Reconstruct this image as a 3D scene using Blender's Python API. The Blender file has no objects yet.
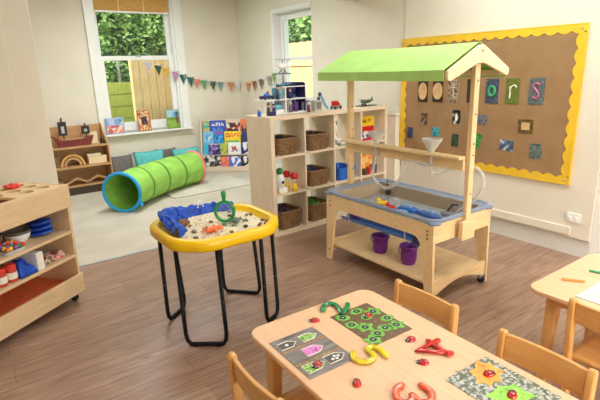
import bpy, bmesh, math, random
from mathutils import Vector, Matrix, noise
random.seed(7)
PI = math.pi
sc = bpy.context.scene
COL = sc.collection

# ------------------------------------------------------------------ materials
def lin(c):
    out = []
    for v in c[:3]:
        v = v / 255.0
        out.append(v / 12.92 if v <= 0.04045 else ((v + 0.055) / 1.055) ** 2.4)
    return (*out, 1.0)

MATS = {}
def nmat(name):
    m = bpy.data.materials.new(name); m.use_nodes = True
    nt = m.node_tree
    b = nt.nodes['Principled BSDF']
    return m, nt, b
def nd(nt, t, **kw):
    n = nt.nodes.new(t)
    for k, v in kw.items(): setattr(n, k, v)
    return n
def coords(nt, scale=(1, 1, 1), rot=(0, 0, 0)):
    tc = nd(nt, 'ShaderNodeTexCoord'); mp = nd(nt, 'ShaderNodeMapping')
    mp.inputs['Scale'].default_value = scale; mp.inputs['Rotation'].default_value = rot
    nt.links.new(tc.outputs['Object'], mp.inputs['Vector'])
    return mp.outputs['Vector']
def ramp(nt, fac, stops, const=False):
    r = nd(nt, 'ShaderNodeValToRGB')
    if const: r.color_ramp.interpolation = 'CONSTANT'
    el = r.color_ramp.elements
    while len(el) < len(stops): el.new(0.5)
    for e, (p, c) in zip(el, stops):
        e.position = p; e.color = lin(c)
    nt.links.new(fac, r.inputs['Fac'])
    return r.outputs['Color']
def bump(nt, b, h, strength=0.2, dist=0.01):
    bp = nd(nt, 'ShaderNodeBump'); bp.inputs['Strength'].default_value = strength
    bp.inputs['Distance'].default_value = dist
    nt.links.new(h, bp.inputs['Height']); nt.links.new(bp.outputs['Normal'], b.inputs['Normal'])

def plain(name, c, rough=0.5, var=0.06, scale=8, bmp=0.0, spec=0.5, coat=0.0):
    """a colour with a soft procedural variation"""
    if name in MATS: return MATS[name]
    m, nt, b = nmat(name)
    n = nd(nt, 'ShaderNodeTexNoise'); n.inputs['Scale'].default_value = scale; n.inputs['Detail'].default_value = 4
    nt.links.new(coords(nt), n.inputs['Vector'])
    lo = [max(0, v * (1 - var)) for v in c]; hi = [min(255, v * (1 + var)) for v in c]
    nt.links.new(ramp(nt, n.outputs['Fac'], [(0.3, lo), (0.7, hi)]), b.inputs['Base Color'])
    b.inputs['Roughness'].default_value = rough
    b.inputs['Specular IOR Level'].default_value = spec
    b.inputs['Coat Weight'].default_value = coat
    if bmp: bump(nt, b, n.outputs['Fac'], bmp, 0.01)
    MATS[name] = m
    return m
def wood(name, c1, c2, scale=(3, 30, 30), rough=0.45):
    if name in MATS: return MATS[name]
    m, nt, b = nmat(name)
    n = nd(nt, 'ShaderNodeTexNoise'); n.inputs['Scale'].default_value = 2.0; n.inputs['Detail'].default_value = 6
    n.inputs['Distortion'].default_value = 0.6
    nt.links.new(coords(nt, scale), n.inputs['Vector'])
    nt.links.new(ramp(nt, n.outputs['Fac'], [(0.28, c2), (0.72, c1)]), b.inputs['Base Color'])
    b.inputs['Roughness'].default_value = rough
    MATS[name] = m
    return m
def picture(name, cols, scale=40, rough=0.35, kind='noise'):
    """a printed picture: several colours broken up by noise or cells"""
    if name in MATS: return MATS[name]
    m, nt, b = nmat(name)
    if kind == 'noise':
        n = nd(nt, 'ShaderNodeTexNoise'); n.inputs['Scale'].default_value = scale; n.inputs['Detail'].default_value = 5
        out = n.outputs['Fac']; lo, hi = 0.32, 0.68
    else:
        n = nd(nt, 'ShaderNodeTexVoronoi'); n.inputs['Scale'].default_value = scale
        s = nd(nt, 'ShaderNodeSeparateColor'); nt.links.new(n.outputs['Color'], s.inputs['Color'])
        out = s.outputs[0]; lo, hi = 0.0, 0.9
    nt.links.new(coords(nt), n.inputs['Vector'])
    k = len(cols)
    st = [(lo + (hi - lo) * i / max(1, k - 1), c) for i, c in enumerate(cols)]
    nt.links.new(ramp(nt, out, st, const=(kind != 'noise')), b.inputs['Base Color'])
    b.inputs['Roughness'].default_value = rough
    MATS[name] = m
    return m
def clear(name, tint=(235, 242, 248), rough=0.08, alpha=0.35, ior=1.45):
    """clear plastic or glass: partly see-through, glossy at grazing angles"""
    if name in MATS: return MATS[name]
    m, nt, b = nmat(name)
    nt.nodes.remove(b)
    out = nt.nodes['Material Output']
    tr = nd(nt, 'ShaderNodeBsdfTransparent'); tr.inputs['Color'].default_value = lin(tint)
    pb = nd(nt, 'ShaderNodeBsdfPrincipled'); pb.inputs['Base Color'].default_value = lin(tint); pb.inputs['Roughness'].default_value = rough
    n = nd(nt, 'ShaderNodeTexNoise'); n.inputs['Scale'].default_value = 6
    nt.links.new(coords(nt), n.inputs['Vector'])
    nt.links.new(ramp(nt, n.outputs['Fac'], [(0.3, [v * 0.97 for v in tint]), (0.7, tint)]), pb.inputs['Base Color'])
    fr = nd(nt, 'ShaderNodeFresnel'); fr.inputs['IOR'].default_value = ior
    ad = nd(nt, 'ShaderNodeMath', operation='ADD', use_clamp=True); ad.inputs[1].default_value = alpha
    ge = nd(nt, 'ShaderNodeNewGeometry'); mi = nd(nt, 'ShaderNodeMix', data_type='FLOAT')
    mi.inputs[2].default_value = ior; mi.inputs[3].default_value = 1.0/ior      # same reflectance on both faces of a thin sheet
    nt.links.new(ge.outputs['Backfacing'], mi.inputs[0]); nt.links.new(mi.outputs[0], fr.inputs['IOR'])
    nt.links.new(fr.outputs['Fac'], ad.inputs[0])
    mx = nd(nt, 'ShaderNodeMixShader')
    nt.links.new(ad.outputs[0], mx.inputs['Fac']); nt.links.new(tr.outputs[0], mx.inputs[1]); nt.links.new(pb.outputs[0], mx.inputs[2])
    nt.links.new(mx.outputs[0], out.inputs['Surface'])
    MATS[name] = m
    return m

def floor_material():
    m, nt, b = nmat('oak_vinyl_planks')
    v = coords(nt)
    br = nd(nt, 'ShaderNodeTexBrick'); br.offset = 0.37; br.offset_frequency = 2
    br.inputs['Scale'].default_value = 1.0; br.inputs['Brick Width'].default_value = 1.22; br.inputs['Row Height'].default_value = 0.15
    br.inputs['Mortar Size'].default_value = 0.0012; br.inputs['Bias'].default_value = 0.0
    br.inputs['Color1'].default_value = lin((190, 158, 136)); br.inputs['Color2'].default_value = lin((172, 140, 118))
    br.inputs['Mortar'].default_value = lin((128, 98, 80))
    nt.links.new(v, br.inputs['Vector'])
    n = nd(nt, 'ShaderNodeTexNoise'); n.inputs['Scale'].default_value = 3.0; n.inputs['Detail'].default_value = 7; n.inputs['Distortion'].default_value = 0.8
    nt.links.new(coords(nt, (1.4, 16, 1)), n.inputs['Vector'])
    g = ramp(nt, n.outputs['Fac'], [(0.25, (150, 142, 136)), (0.5, (216, 209, 203)), (0.78, (255, 255, 255))])
    mx = nd(nt, 'ShaderNodeMix', data_type='RGBA', blend_type='MULTIPLY'); mx.inputs[0].default_value = 0.85
    nt.links.new(br.outputs['Color'], mx.inputs[6]); nt.links.new(g, mx.inputs[7])
    # small dark knots
    k = nd(nt, 'ShaderNodeTexNoise'); k.inputs['Scale'].default_value = 4.2; k.inputs['Detail'].default_value = 2
    nt.links.new(coords(nt, (1.0, 3.2, 1)), k.inputs['Vector'])
    kc = ramp(nt, k.outputs['Fac'], [(0.69, (255, 255, 255)), (0.76, (150, 135, 125))])
    mx2 = nd(nt, 'ShaderNodeMix', data_type='RGBA', blend_type='MULTIPLY'); mx2.inputs[0].default_value = 0.8
    nt.links.new(mx.outputs[2], mx2.inputs[6]); nt.links.new(kc, mx2.inputs[7])
    nt.links.new(mx2.outputs[2], b.inputs['Base Color'])
    b.inputs['Roughness'].default_value = 0.36
    bump(nt, b, n.outputs['Fac'], 0.08, 0.003)
    return m
def carpet_material(name, c, sc_=260):
    m, nt, b = nmat(name)
    n = nd(nt, 'ShaderNodeTexNoise'); n.inputs['Scale'].default_value = sc_; n.inputs['Detail'].default_value = 2
    nt.links.new(coords(nt), n.inputs['Vector'])
    n2 = nd(nt, 'ShaderNodeTexNoise'); n2.inputs['Scale'].default_value = 2.2; n2.inputs['Detail'].default_value = 4
    nt.links.new(coords(nt), n2.inputs['Vector'])
    a = ramp(nt, n.outputs['Fac'], [(0.3, [v * 0.86 for v in c]), (0.7, c)])
    d = ramp(nt, n2.outputs['Fac'], [(0.3, (232, 230, 226)), (0.7, (255, 255, 255))])
    mx = nd(nt, 'ShaderNodeMix', data_type='RGBA', blend_type='MULTIPLY'); mx.inputs[0].default_value = 1
    nt.links.new(a, mx.inputs[6]); nt.links.new(d, mx.inputs[7]); nt.links.new(mx.outputs[2], b.inputs['Base Color'])
    b.inputs['Roughness'].default_value = 0.95; b.inputs['Specular IOR Level'].default_value = 0.1
    bump(nt, b, n.outputs['Fac'], 0.5, 0.01)
    return m
def hessian_material():
    m, nt, b = nmat('hessian')
    w1 = nd(nt, 'ShaderNodeTexWave', bands_direction='Y'); w1.inputs['Scale'].default_value = 70; w1.inputs['Distortion'].default_value = 1.5
    w2 = nd(nt, 'ShaderNodeTexWave', bands_direction='Z'); w2.inputs['Scale'].default_value = 70; w2.inputs['Distortion'].default_value = 1.5
    v = coords(nt); nt.links.new(v, w1.inputs['Vector']); nt.links.new(v, w2.inputs['Vector'])
    mu = nd(nt, 'ShaderNodeMath', operation='ADD'); nt.links.new(w1.outputs['Fac'], mu.inputs[0]); nt.links.new(w2.outputs['Fac'], mu.inputs[1])
    hf = nd(nt, 'ShaderNodeMath', operation='MULTIPLY'); hf.inputs[1].default_value = 0.5; nt.links.new(mu.outputs[0], hf.inputs[0])
    n = nd(nt, 'ShaderNodeTexNoise'); n.inputs['Scale'].default_value = 3; n.inputs['Detail'].default_value = 8; nt.links.new(coords(nt, (1, 2, 2)), n.inputs['Vector'])
    a = ramp(nt, hf.outputs[0], [(0.0, (132, 101, 70)), (0.6, (176, 142, 104))])
    d = ramp(nt, n.outputs['Fac'], [(0.3, (238, 234, 228)), (0.7, (255, 255, 255))])
    mx = nd(nt, 'ShaderNodeMix', data_type='RGBA', blend_type='MULTIPLY'); mx.inputs[0].default_value = 1
    nt.links.new(a, mx.inputs[6]); nt.links.new(d, mx.inputs[7]); nt.links.new(mx.outputs[2], b.inputs['Base Color'])
    b.inputs['Roughness'].default_value = 0.9; b.inputs['Specular IOR Level'].default_value = 0.1
    bump(nt, b, hf.outputs[0], 0.3, 0.004)
    return m

WALL = plain('cream_wall_paint', (227, 220, 203), 0.85, 0.015, 3, spec=0.2)
WHITE = plain('white_gloss_paint', (238, 238, 234), 0.35, 0.01, 3)
PLINTH = plain('grey_white_paint', (214, 213, 206), 0.5, 0.02, 3)
FLOOR = floor_material()
CARPET = carpet_material('beige_carpet', (230, 221, 203))
RUG = carpet_material('cream_rug_pile', (236, 229, 213), 180)
HESS = hessian_material()
YEL = plain('yellow_card', (234, 190, 44), 0.6, 0.03, 10)
YTRAY = plain('yellow_plastic', (238, 190, 8), 0.32, 0.02, 5)
BIRCH = wood('birch_plywood', (238, 208, 160), (222, 188, 138), (3, 26, 26))
BIRCHV = wood('birch_plywood_upright', (238, 208, 160), (224, 190, 142), (26, 26, 3))
PALE = wood('pale_birch_gable', (240, 218, 182), (230, 204, 164), (3, 26, 26))
BEECH = wood('beech_table_top', (238, 197, 156), (230, 184, 142), (26, 2.5, 26), 0.38)
BEECHV = wood('beech_leg', (232, 184, 122), (214, 162, 100), (24, 24, 3))
CHAIRW = wood('beech_chair', (228, 176, 108), (212, 156, 88), (20, 3, 20), 0.35)
CHAIRV = wood('beech_chair_post', (228, 178, 112), (212, 158, 92), (24, 24, 3), 0.35)
OAK = wood('oak_bookcase', (234, 217, 192), (218, 199, 172), (26, 26, 2.5), 0.55)
OAKH = wood('oak_bookcase_shelf', (234, 217, 192), (218, 199, 172), (2.5, 26, 26), 0.55)
CABW = wood('maple_cabinet', (228, 198, 158), (216, 183, 141), (3, 22, 22), 0.45)
PINE = wood('pine_corner_shelf', (204, 160, 112), (184, 138, 92), (3, 26, 26), 0.5)
BLACK = plain('black_steel', (16, 16, 17), 0.5, 0.1, 10, spec=0.25)
RUBBER = plain('black_rubber', (30, 30, 32), 0.7, 0.1, 10)
STEEL = plain('steel', (170, 172, 175), 0.3, 0.05, 10)
LIME = plain('lime_canvas', (168, 210, 114), 0.75, 0.03, 9, 0.05)
TUNG = plain('green_tunnel_nylon', (146, 200, 84), 0.6, 0.06, 7, 0.12)
TUNGD = plain('dark_green_band', (96, 146, 44), 0.6, 0.06, 7)
TUNB = plain('blue_hoop_cover', (30, 160, 220), 0.5, 0.05, 7)
TUNP = plain('pink_hoop_cover', (236, 140, 130), 0.5, 0.05, 7)
def colour(name, c, rough=0.45): return plain(name, c, rough, 0.05, 12)
RED = colour('red_plastic', (196, 26, 30), 0.25); NAVY = colour('navy_plastic', (34, 46, 110))
BLUEC = plain('blue_cloth', (14, 70, 176), 0.55, 0.12, 12, 0.1)
PURP = colour('purple_plastic', (112, 30, 140), 0.35)
TEAL = plain('teal_fabric', (98, 192, 190), 0.9, 0.05, 14, 0.1); GREYF = plain('grey_fabric', (112, 106, 104), 0.9, 0.06, 14, 0.1)
DARK = colour('near_black', (28, 26, 28)); CREAM = colour('cream_plastic', (238, 232, 215))
GREEN = colour('green_plastic', (24, 140, 66), 0.3); ORANGE = colour('orange_plastic', (232, 108, 40), 0.35)
YELP = colour('yellow_plastic_toy', (246, 200, 30)); BLUEP = colour('blue_plastic', (40, 110, 205), 0.3)
WICK = wood('brown_wicker', (164, 126, 84), (84, 58, 36), (30, 30, 30), 0.7)

# ------------------------------------------------------------------ mesh builder
class MB:
    def __init__(s): s.bm = bmesh.new()
    def box(s, x0, x1, y0, y1, z0, z1, M=None):
        vs = [s.bm.verts.new(v) for v in ((x0,y0,z0),(x1,y0,z0),(x1,y1,z0),(x0,y1,z0),(x0,y0,z1),(x1,y0,z1),(x1,y1,z1),(x0,y1,z1))]
        for f in ((0,3,2,1),(4,5,6,7),(0,1,5,4),(1,2,6,5),(2,3,7,6),(3,0,4,7)): s.bm.faces.new([vs[i] for i in f])
        if M is not None: bmesh.ops.transform(s.bm, matrix=M, verts=vs)
        return s
    def prism(s, pts, h0, h1, axis='z', M=None):
        def P(a, b, h):
            return {'z': (a, b, h), 'x': (h, a, b), 'y': (a, h, b)}[axis]
        lo = [s.bm.verts.new(P(a, b, h0)) for a, b in pts]; hi = [s.bm.verts.new(P(a, b, h1)) for a, b in pts]
        n = len(pts)
        s.bm.faces.new(lo[::-1]); s.bm.faces.new(hi)
        for i in range(n): s.bm.faces.new((lo[i], lo[(i+1) % n], hi[(i+1) % n], hi[i]))
        if M is not None: bmesh.ops.transform(s.bm, matrix=M, verts=lo + hi)
        return s
    def tube(s, pts, r, seg=8, closed=False, M=None, flat=1.0):
        P = [Vector(p) for p in pts]; n = len(P)
        rr = r if isinstance(r, (list, tuple)) else [r] * n
        rings = []; up = None; allv = []
        for i in range(n):
            a = P[(i-1) % n] if (closed or i > 0) else P[i]
            b = P[(i+1) % n] if (closed or i < n-1) else P[i]
            t = (b - a).normalized()
            if up is None:
                up = Vector((0, 0, 1)) if abs(t.z) < 0.9 else Vector((1, 0, 0))
            u = (up - t * up.dot(t))
            if u.length < 1e-4: u = t.orthogonal()
            u.normalize(); w = t.cross(u); up = u
            ring = [s.bm.verts.new(P[i] + (u * math.cos(2*PI*k/seg) * flat + w * math.sin(2*PI*k/seg)) * rr[i]) for k in range(seg)]
            rings.append(ring); allv += ring
        m = n if closed else n - 1
        for i in range(m):
            A, B = rings[i], rings[(i+1) % n]
            for k in range(seg): s.bm.faces.new((A[k], A[(k+1) % seg], B[(k+1) % seg], B[k]))
        if not closed:
            s.bm.faces.new(rings[0][::-1]); s.bm.faces.new(rings[-1])
        if M is not None: bmesh.ops.transform(s.bm, matrix=M, verts=allv)
        return s
    def lathe(s, prof, c=(0, 0, 0), seg=20, M=None, sx=1, sy=1, cap=True):
        rings = []; allv = []
        for r, z in prof:
            ring = [s.bm.verts.new((c[0] + r*sx*math.cos(2*PI*k/seg), c[1] + r*sy*math.sin(2*PI*k/seg), c[2] + z)) for k in range(seg)]
            rings.append(ring); allv += ring
        for A, B in zip(rings, rings[1:]):
            for k in range(seg): s.bm.faces.new((A[k], A[(k+1) % seg], B[(k+1) % seg], B[k]))
        if cap:
            s.bm.faces.new(rings[0][::-1]); s.bm.faces.new(rings[-1])
        if M is not None: bmesh.ops.transform(s.bm, matrix=M, verts=allv)
        return s
    def ball(s, c, r, sx=1, sy=1, sz=1, seg=14, half=False):
        n = 8; prof = []
        for i in range(n + 1):
            a = -PI/2 + PI * i / n
            if half: a = PI/2 * i / n
            prof.append((max(1e-4, r*math.cos(a)), r*sz*math.sin(a)))
        return s.lathe(prof, c, seg, sx=sx, sy=sy)
    def grid(s, f, nu, nv):
        V = [[s.bm.verts.new(f(i/nu, j/nv)) for j in range(nv+1)] for i in range(nu+1)]
        for i in range(nu):
            for j in range(nv): s.bm.faces.new((V[i][j], V[i+1][j], V[i+1][j+1], V[i][j+1]))
        return s
    def build(s, name, mat, parent=None, bevel=0.0, smooth=False, loc=None, rz=0, solid=0.0, sub=0):
        bmesh.ops.recalc_face_normals(s.bm, faces=s.bm.faces[:])
        me = bpy.data.meshes.new(name); s.bm.to_mesh(me); s.bm.free()
        o = bpy.data.objects.new(name, me); COL.objects.link(o)
        for m in (mat if isinstance(mat, (list, tuple)) else [mat]): me.materials.append(m)
        if smooth:
            for p in me.polygons: p.use_smooth = True
        if solid:
            md = o.modifiers.new('solid', 'SOLIDIFY'); md.thickness = solid; md.offset = 0
        if bevel:
            md = o.modifiers.new('bevel', 'BEVEL'); md.width = bevel; md.segments = 2; md.limit_method = 'ANGLE'; md.angle_limit = math.radians(40)
        if sub:
            md = o.modifiers.new('sub', 'SUBSURF'); md.levels = sub; md.render_levels = sub
        if loc is not None: o.location = loc
        o.rotation_euler.z = rz
        if parent: o.parent = parent
        return o
def tag(o, label, cat, group=None, kind=None):
    o['label'] = label; o['category'] = cat
    if group: o['group'] = group
    if kind: o['kind'] = kind
    return o
def thing(name, label, cat, loc=(0, 0, 0), rz=0, group=None):
    o = bpy.data.objects.new(name, None); o.empty_display_size = 0.05; COL.objects.link(o)
    o.location = loc; o.rotation_euler.z = rz
    return tag(o, label, cat, group)
def struct(mb, name, mat, bevel=0.0, parent=None):
    o = mb.build(name, mat, parent, bevel)
    if not parent: o['kind'] = 'structure'
    return o
def kids(o): return [c for c in bpy.data.objects if c.parent == o]
def dup(o, loc, rz, label, group=None):
    def rec(a, par):
        c = a.copy(); COL.objects.link(c)
        if par: c.parent = par
        for ch in kids(a): rec(ch, c)
        return c
    r = rec(o, None); r.location = loc; r.rotation_euler.z = rz; r['label'] = label
    if group: r['group'] = group
    return r
def merge_kids(root, match, name):
    """children whose names start with one of match become one mesh (a print is part of its sheet)"""
    ks = [c for c in kids(root) if c.type == 'MESH' and c.name.startswith(match)]
    bm = bmesh.new(); mats = []
    for c in ks:
        n0 = len(bm.faces); bm.from_mesh(c.data); bm.faces.ensure_lookup_table()
        m_ = c.data.materials[0]
        if m_ not in mats: mats.append(m_)
        for f in bm.faces[n0:]: f.material_index = mats.index(m_)
    for c in ks: bpy.data.objects.remove(c, do_unlink=True)
    me = bpy.data.meshes.new(name); bm.to_mesh(me); bm.free()
    for m_ in mats: me.materials.append(m_)
    o = bpy.data.objects.new(name, me); COL.objects.link(o); o.parent = root
    return o
def rrect(x0, x1, y0, y1, r, n=5):
    pts = []
    for cx, cy, a0 in ((x1-r, y1-r, 0), (x0+r, y1-r, 90), (x0+r, y0+r, 180), (x1-r, y0+r, 270)):
        for i in range(n+1):
            a = math.radians(a0 + 90*i/n); pts.append((cx + r*math.cos(a), cy + r*math.sin(a)))
    return pts
def smoothpath(pts, n=6, closed=False):
    P = [Vector(p) for p in pts]; out = []; m = len(P)
    rng = range(m if closed else m-1)
    for i in rng:
        p0 = P[(i-1) % m] if (closed or i > 0) else P[0]; p1 = P[i]; p2 = P[(i+1) % m]
        p3 = P[(i+2) % m] if (closed or i+2 < m) else P[-1]
        for k in range(n):
            t = k/n
            out.append(0.5*((2*p1) + (-p0+p2)*t + (2*p0-5*p1+4*p2-p3)*t*t + (-p0+3*p1-3*p2+p3)*t**3))
    if not closed: out.append(P[-1])
    return out
def RX(a): return Matrix.Rotation(a, 4, 'X')
def RY(a): return Matrix.Rotation(a, 4, 'Y')
def RZ(a): return Matrix.Rotation(a, 4, 'Z')
def T(x, y, z): return Matrix.Translation((x, y, z))

# ------------------------------------------------------------------ setting
XR, YB, CZ = 3.79, 6.93, 2.62
struct(MB().box(-1.3, 4.2, -1.8, 3.97, -0.1, 0), 'floor', FLOOR)
struct(MB().box(-0.4, XR, 3.97, YB, -0.1, 0.004), 'floor_carpet', CARPET)
struct(MB().box(0.54, XR, 3.955, 3.985, 0.0, 0.007), 'trim_1', STEEL, 0.002)
struct(MB().box(-1.3, 4.2, -1.8, 7.1, CZ, CZ+0.1), 'ceiling', WALL)
# back wall with the window opening
wx0, wx1, wz0, wz1 = 1.66, 2.79, 0.70, 2.55
b = MB()
b.box(-0.4, wx0, YB, YB+0.2, 0, CZ); b.box(wx1, XR+0.3, YB, YB+0.2, 0, CZ)
b.box(wx0, wx1, YB, YB+0.2, 0, wz0); b.box(wx0, wx1, YB, YB+0.2, wz1, CZ)
struct(b, 'wall_back', WALL)
# right wall with the second opening
v0, v1, vz0, vz1 = 4.99, 5.86, 1.02, 2.25
b = MB()
b.box(XR, XR+0.22, 1.5, v0, 0, CZ); b.box(XR, XR+0.22, v1, YB, 0, CZ)
b.box(XR, XR+0.22, v0, v1, 0, vz0); b.box(XR, XR+0.22, v0, v1, vz1, CZ)
struct(b, 'wall_right', WALL)
struct(MB().box(XR-0.022, XR, 1.5, 3.43, 0.146, CZ), 'wall_right_panel', WALL, 0.003)
struct(MB().box(XR-0.04, XR-0.022, 1.64, 3.43, 0.165, 0.235), 'trim_2', WALL, 0.006)
struct(MB().box(XR-0.004, XR, 1.5, 3.44, 0, 0.146), 'baseboard_right', PLINTH)
struct(MB().box(XR-0.1, XR, 3.45, 3.57, 0, 1.0).box(XR-0.11, XR, 3.44, 3.58, 1.0, 1.02), 'trim_3', WALL, 0.004)
# white door beyond the end of the panel
d = struct(MB().box(XR+0.05, XR+0.1, 0.4, 1.38, 0.01, 2.1), 'door_1', WHITE, 0.004)
struct(MB().box(XR, XR+0.12, 1.38, 1.5, 0, 2.2).box(XR, XR+0.12, 0.28, 0.4, 0, 2.2).box(XR, XR+0.12, 0.28, 1.5, 2.1, 2.2), 'trim_4', WHITE, 0.004)
struct(MB().box(XR+0.1, XR+0.3, -1.8, 1.5, 0, CZ).box(XR, XR+0.1, -1.8, 0.28, 0, CZ).box(XR, XR+0.1, 0.28, 1.5, 2.2, CZ), 'wall_right_near', WALL)
struct(MB().box(-1.3, 0.545, 4.0, 4.22, 0, CZ).box(-1.3, 0.36, 3.96, 4.0, 0, CZ), 'wall_left_stub', WALL, 0.008)
struct(MB().box(0.545, XR, 4.0, 4.22, 2.2, CZ), 'wall_header', WALL)
struct(MB().box(-0.6, -0.4, 4.22, YB+0.2, 0, CZ), 'wall_left', WALL)
struct(MB().box(-1.5, -1.3, -1.8, 4.22, 0, CZ), 'wall_left_near', WALL)
struct(MB().box(-1.5, 0.2, -2.0, -1.8, 0, CZ).box(3.2, 4.2, -2.0, -1.8, 0, CZ).box(0.2, 3.2, -2.0, -1.8, 0, 0.7).box(0.2, 3.2, -2.0, -1.8, 2.4, CZ), 'wall_front', WALL)
w3 = bpy.data.objects.new('window_added', None); COL.objects.link(w3); w3['kind'] = 'structure'  # added unseen window behind the camera, an opening for the fill light
m = MB()
for xx in (0.2, 1.18, 2.16, 3.14): m.box(xx, xx+0.06, -1.95, -1.88, 0.7, 2.4)
m.box(0.2, 3.2, -1.95, -1.88, 0.7, 0.76); m.box(0.2, 3.2, -1.95, -1.88, 2.34, 2.4)
m.build('window_frame', WHITE, w3)
struct(MB().box(-0.4, 1.5, YB-0.018, YB, 0.004, 0.13).box(1.5, XR, YB-0.018, YB, 0.004, 0.13), 'baseboard_back', WHITE, 0.004)
struct(MB().box(XR-0.018, XR, 4.22, YB, 0.004, 0.13), 'baseboard_right_far', WHITE, 0.004)

GLASS = clear('window_glass', (244, 250, 248), 0.03, 0.0, 1.3)
# sash window in the back wall
w = bpy.data.objects.new('window_1', None); COL.objects.link(w); w['kind'] = 'structure'
b = MB()
for x0, x1 in ((1.56, 1.69), (2.76, 2.89)):
    b.box(x0, x1, YB-0.03, YB, 0.70, 2.6)
b.box(1.69, 2.76, YB-0.03, YB, 2.5, 2.6)
b.build('window_architrave', WHITE, w, 0.006)
b = MB()
b.box(1.66, 1.70, YB+0.001, YB+0.18, 0.7, 2.55); b.box(2.73, 2.79, YB+0.001, YB+0.18, 0.7, 2.55); b.box(1.70, 2.73, YB+0.001, YB+0.18, 2.5, 2.55)
b.build('window_frame', WHITE, w, 0.004)
b = MB(); ys = YB+0.09
b.box(1.701, 1.74, ys, ys+0.04, 1.70, 2.499); b.box(2.67, 2.729, ys, ys+0.04, 1.70, 2.499); b.box(1.74, 2.67, ys, ys+0.04, 1.70, 1.745); b.box(1.74, 2.67, ys, ys+0.04, 2.44, 2.499)
up = b.build('upper_sash', WHITE, w, 0.004)
MB().box(1.735, 2.675, ys+0.018, ys+0.022, 1.74, 2.445).build('pane', GLASS, up)
b = MB(); ys = YB+0.04
b.box(1.701, 1.75, ys, ys+0.04, 0.72, 1.745); b.box(2.66, 2.729, ys, ys+0.04, 0.72, 1.745); b.box(1.75, 2.66, ys, ys+0.04, 1.685, 1.745); b.box(1.75, 2.66, ys, ys+0.04, 0.72, 0.84)
lo = b.build('lower_sash', WHITE, w, 0.004)
MB().box(1.745, 2.665, ys+0.018, ys+0.022, 0.835, 1.69).build('pane', GLASS, lo)
MB().box(2.18, 2.26, ys-0.02, ys, 1.735, 1.75).build('sash_catch', STEEL, lo, 0.003)
MB().box(1.59, 2.88, YB-0.10, YB+0.04, 0.672, 0.70).build('window_sill', WHITE, w, 0.006)
# bamboo roman blind
BAM = wood('bamboo_blind', (226, 178, 102), (190, 138, 66), (8, 8, 60), 0.7)
bl = thing('roman_blind', 'woven bamboo blind half drawn at the top of the back wall window', 'blind', (0, 0, 0))
MB().box(1.705, 2.705, YB+0.01, YB+0.02, 2.325, 2.5).build('blind_panel', BAM, bl)
MB().box(1.705, 2.705, YB+0.005, YB+0.025, 2.30, 2.325).build('bottom_rail', WHITE, bl, 0.003)
for x in (2.02, 2.36): MB().box(x-0.006, x+0.006, YB+0.004, YB+0.01, 2.325, 2.5).build('cord_tape', plain('pale_tape', (240, 214, 160)), bl)

# window in the right wall, set back in a deep reveal
w2 = bpy.data.objects.new('window_2', None); COL.objects.link(w2); w2['kind'] = 'structure'
b = MB(); xs = XR+0.11
b.box(xs, xs+0.07, v1-0.10, v1, vz0, vz1); b.box(xs, xs+0.07, v0, v0+0.08, vz0, vz1); b.box(xs, xs+0.07, v0+0.08, v1-0.10, vz1-0.06, vz1); b.box(xs, xs+0.07, v0+0.08, v1-0.10, vz0, vz0+0.06)
b.build('window_frame', WHITE, w2, 0.004)
b = MB()
b.box(XR+0.002, xs-0.001, v1-0.012, v1-0.001, vz0+0.001, vz1-0.013); b.box(XR+0.002, xs-0.001, v0+0.009, v1-0.001, vz1-0.012, vz1-0.001); b.box(XR+0.002, xs-0.001, v0+0.001, v0+0.008, vz0, vz1-0.001)
b.box(XR-0.012, XR-0.001, v1-0.001, v1+0.05, vz0-0.02, vz1+0.04).box(XR-0.012, XR-0.001, v0, v1-0.001, vz1-0.001, vz1+0.04)
b.build('reveal_lining', WHITE, w2)
b = MB(); x2 = xs-0.02
b.box(x2, x2+0.035, v1-0.14, v1-0.10, vz0+0.06, vz1-0.06); b.box(x2, x2+0.035, v0+0.08, v0+0.12, vz0+0.06, vz1-0.06)
b.box(x2, x2+0.035, v0+0.12, v1-0.14, vz1-0.10, vz1-0.06); b.box(x2, x2+0.035, v0+0.12, v1-0.14, 1.61, 1.66); b.box(x2, x2+0.035, v0+0.12, v1-0.14, vz0+0.06, vz0+0.11)
sa = b.build('sash', WHITE, w2, 0.003)
MB().box(x2+0.015, x2+0.019, v0+0.1, v1-0.12, 1.655, vz1-0.1).build('pane', GLASS, sa)
MB().box(x2+0.015, x2+0.019, v0+0.1, v1-0.12, vz0+0.1, 1.615).build('pane', GLASS, sa)
MB().box(x2-0.004, x2-0.0005, v1-0.108, v1-0.101, 1.15, 2.15).build('gasket', plain('grey_gasket', (170, 170, 170)), sa)
MB().box(XR-0.05, XR+0.13, v0-0.02, v1+0.02, vz0-0.03, vz0).build('window_sill', WHITE, w2, 0.004)

# ------------------------------------------------------------------ garden outside
GRASS = plain('lawn_grass', (106, 128, 64), 0.95, 0.25, 30, 0.3)
g = MB().box(-6, 14, 7.13, 16, -0.5, -0.3).box(4.02, 14, -2, 7.13, -0.5, -0.3).build('ground', GRASS); g['kind'] = 'structure'
def leafmat(name, c1, c2, c3):
    m, nt, b_ = nmat(name)
    n = nd(nt, 'ShaderNodeTexNoise'); n.inputs['Scale'].default_value = 5; n.inputs['Detail'].default_value = 6
    nt.links.new(coords(nt), n.inputs['Vector'])
    nt.links.new(ramp(nt, n.outputs['Fac'], [(0.3, c1), (0.5, c2), (0.72, c3)]), b_.inputs['Base Color'])
    b_.inputs['Roughness'].default_value = 0.5
    return m
LEAF = leafmat('laurel_leaves', (58, 92, 36), (104, 140, 70), (160, 190, 120))
LEAF2 = leafmat('hedge_leaves', (36, 60, 26), (66, 96, 46), (104, 138, 76))
BARK = wood('bark', (110, 84, 60), (66, 48, 34), (20, 20, 3), 0.9)
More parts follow.
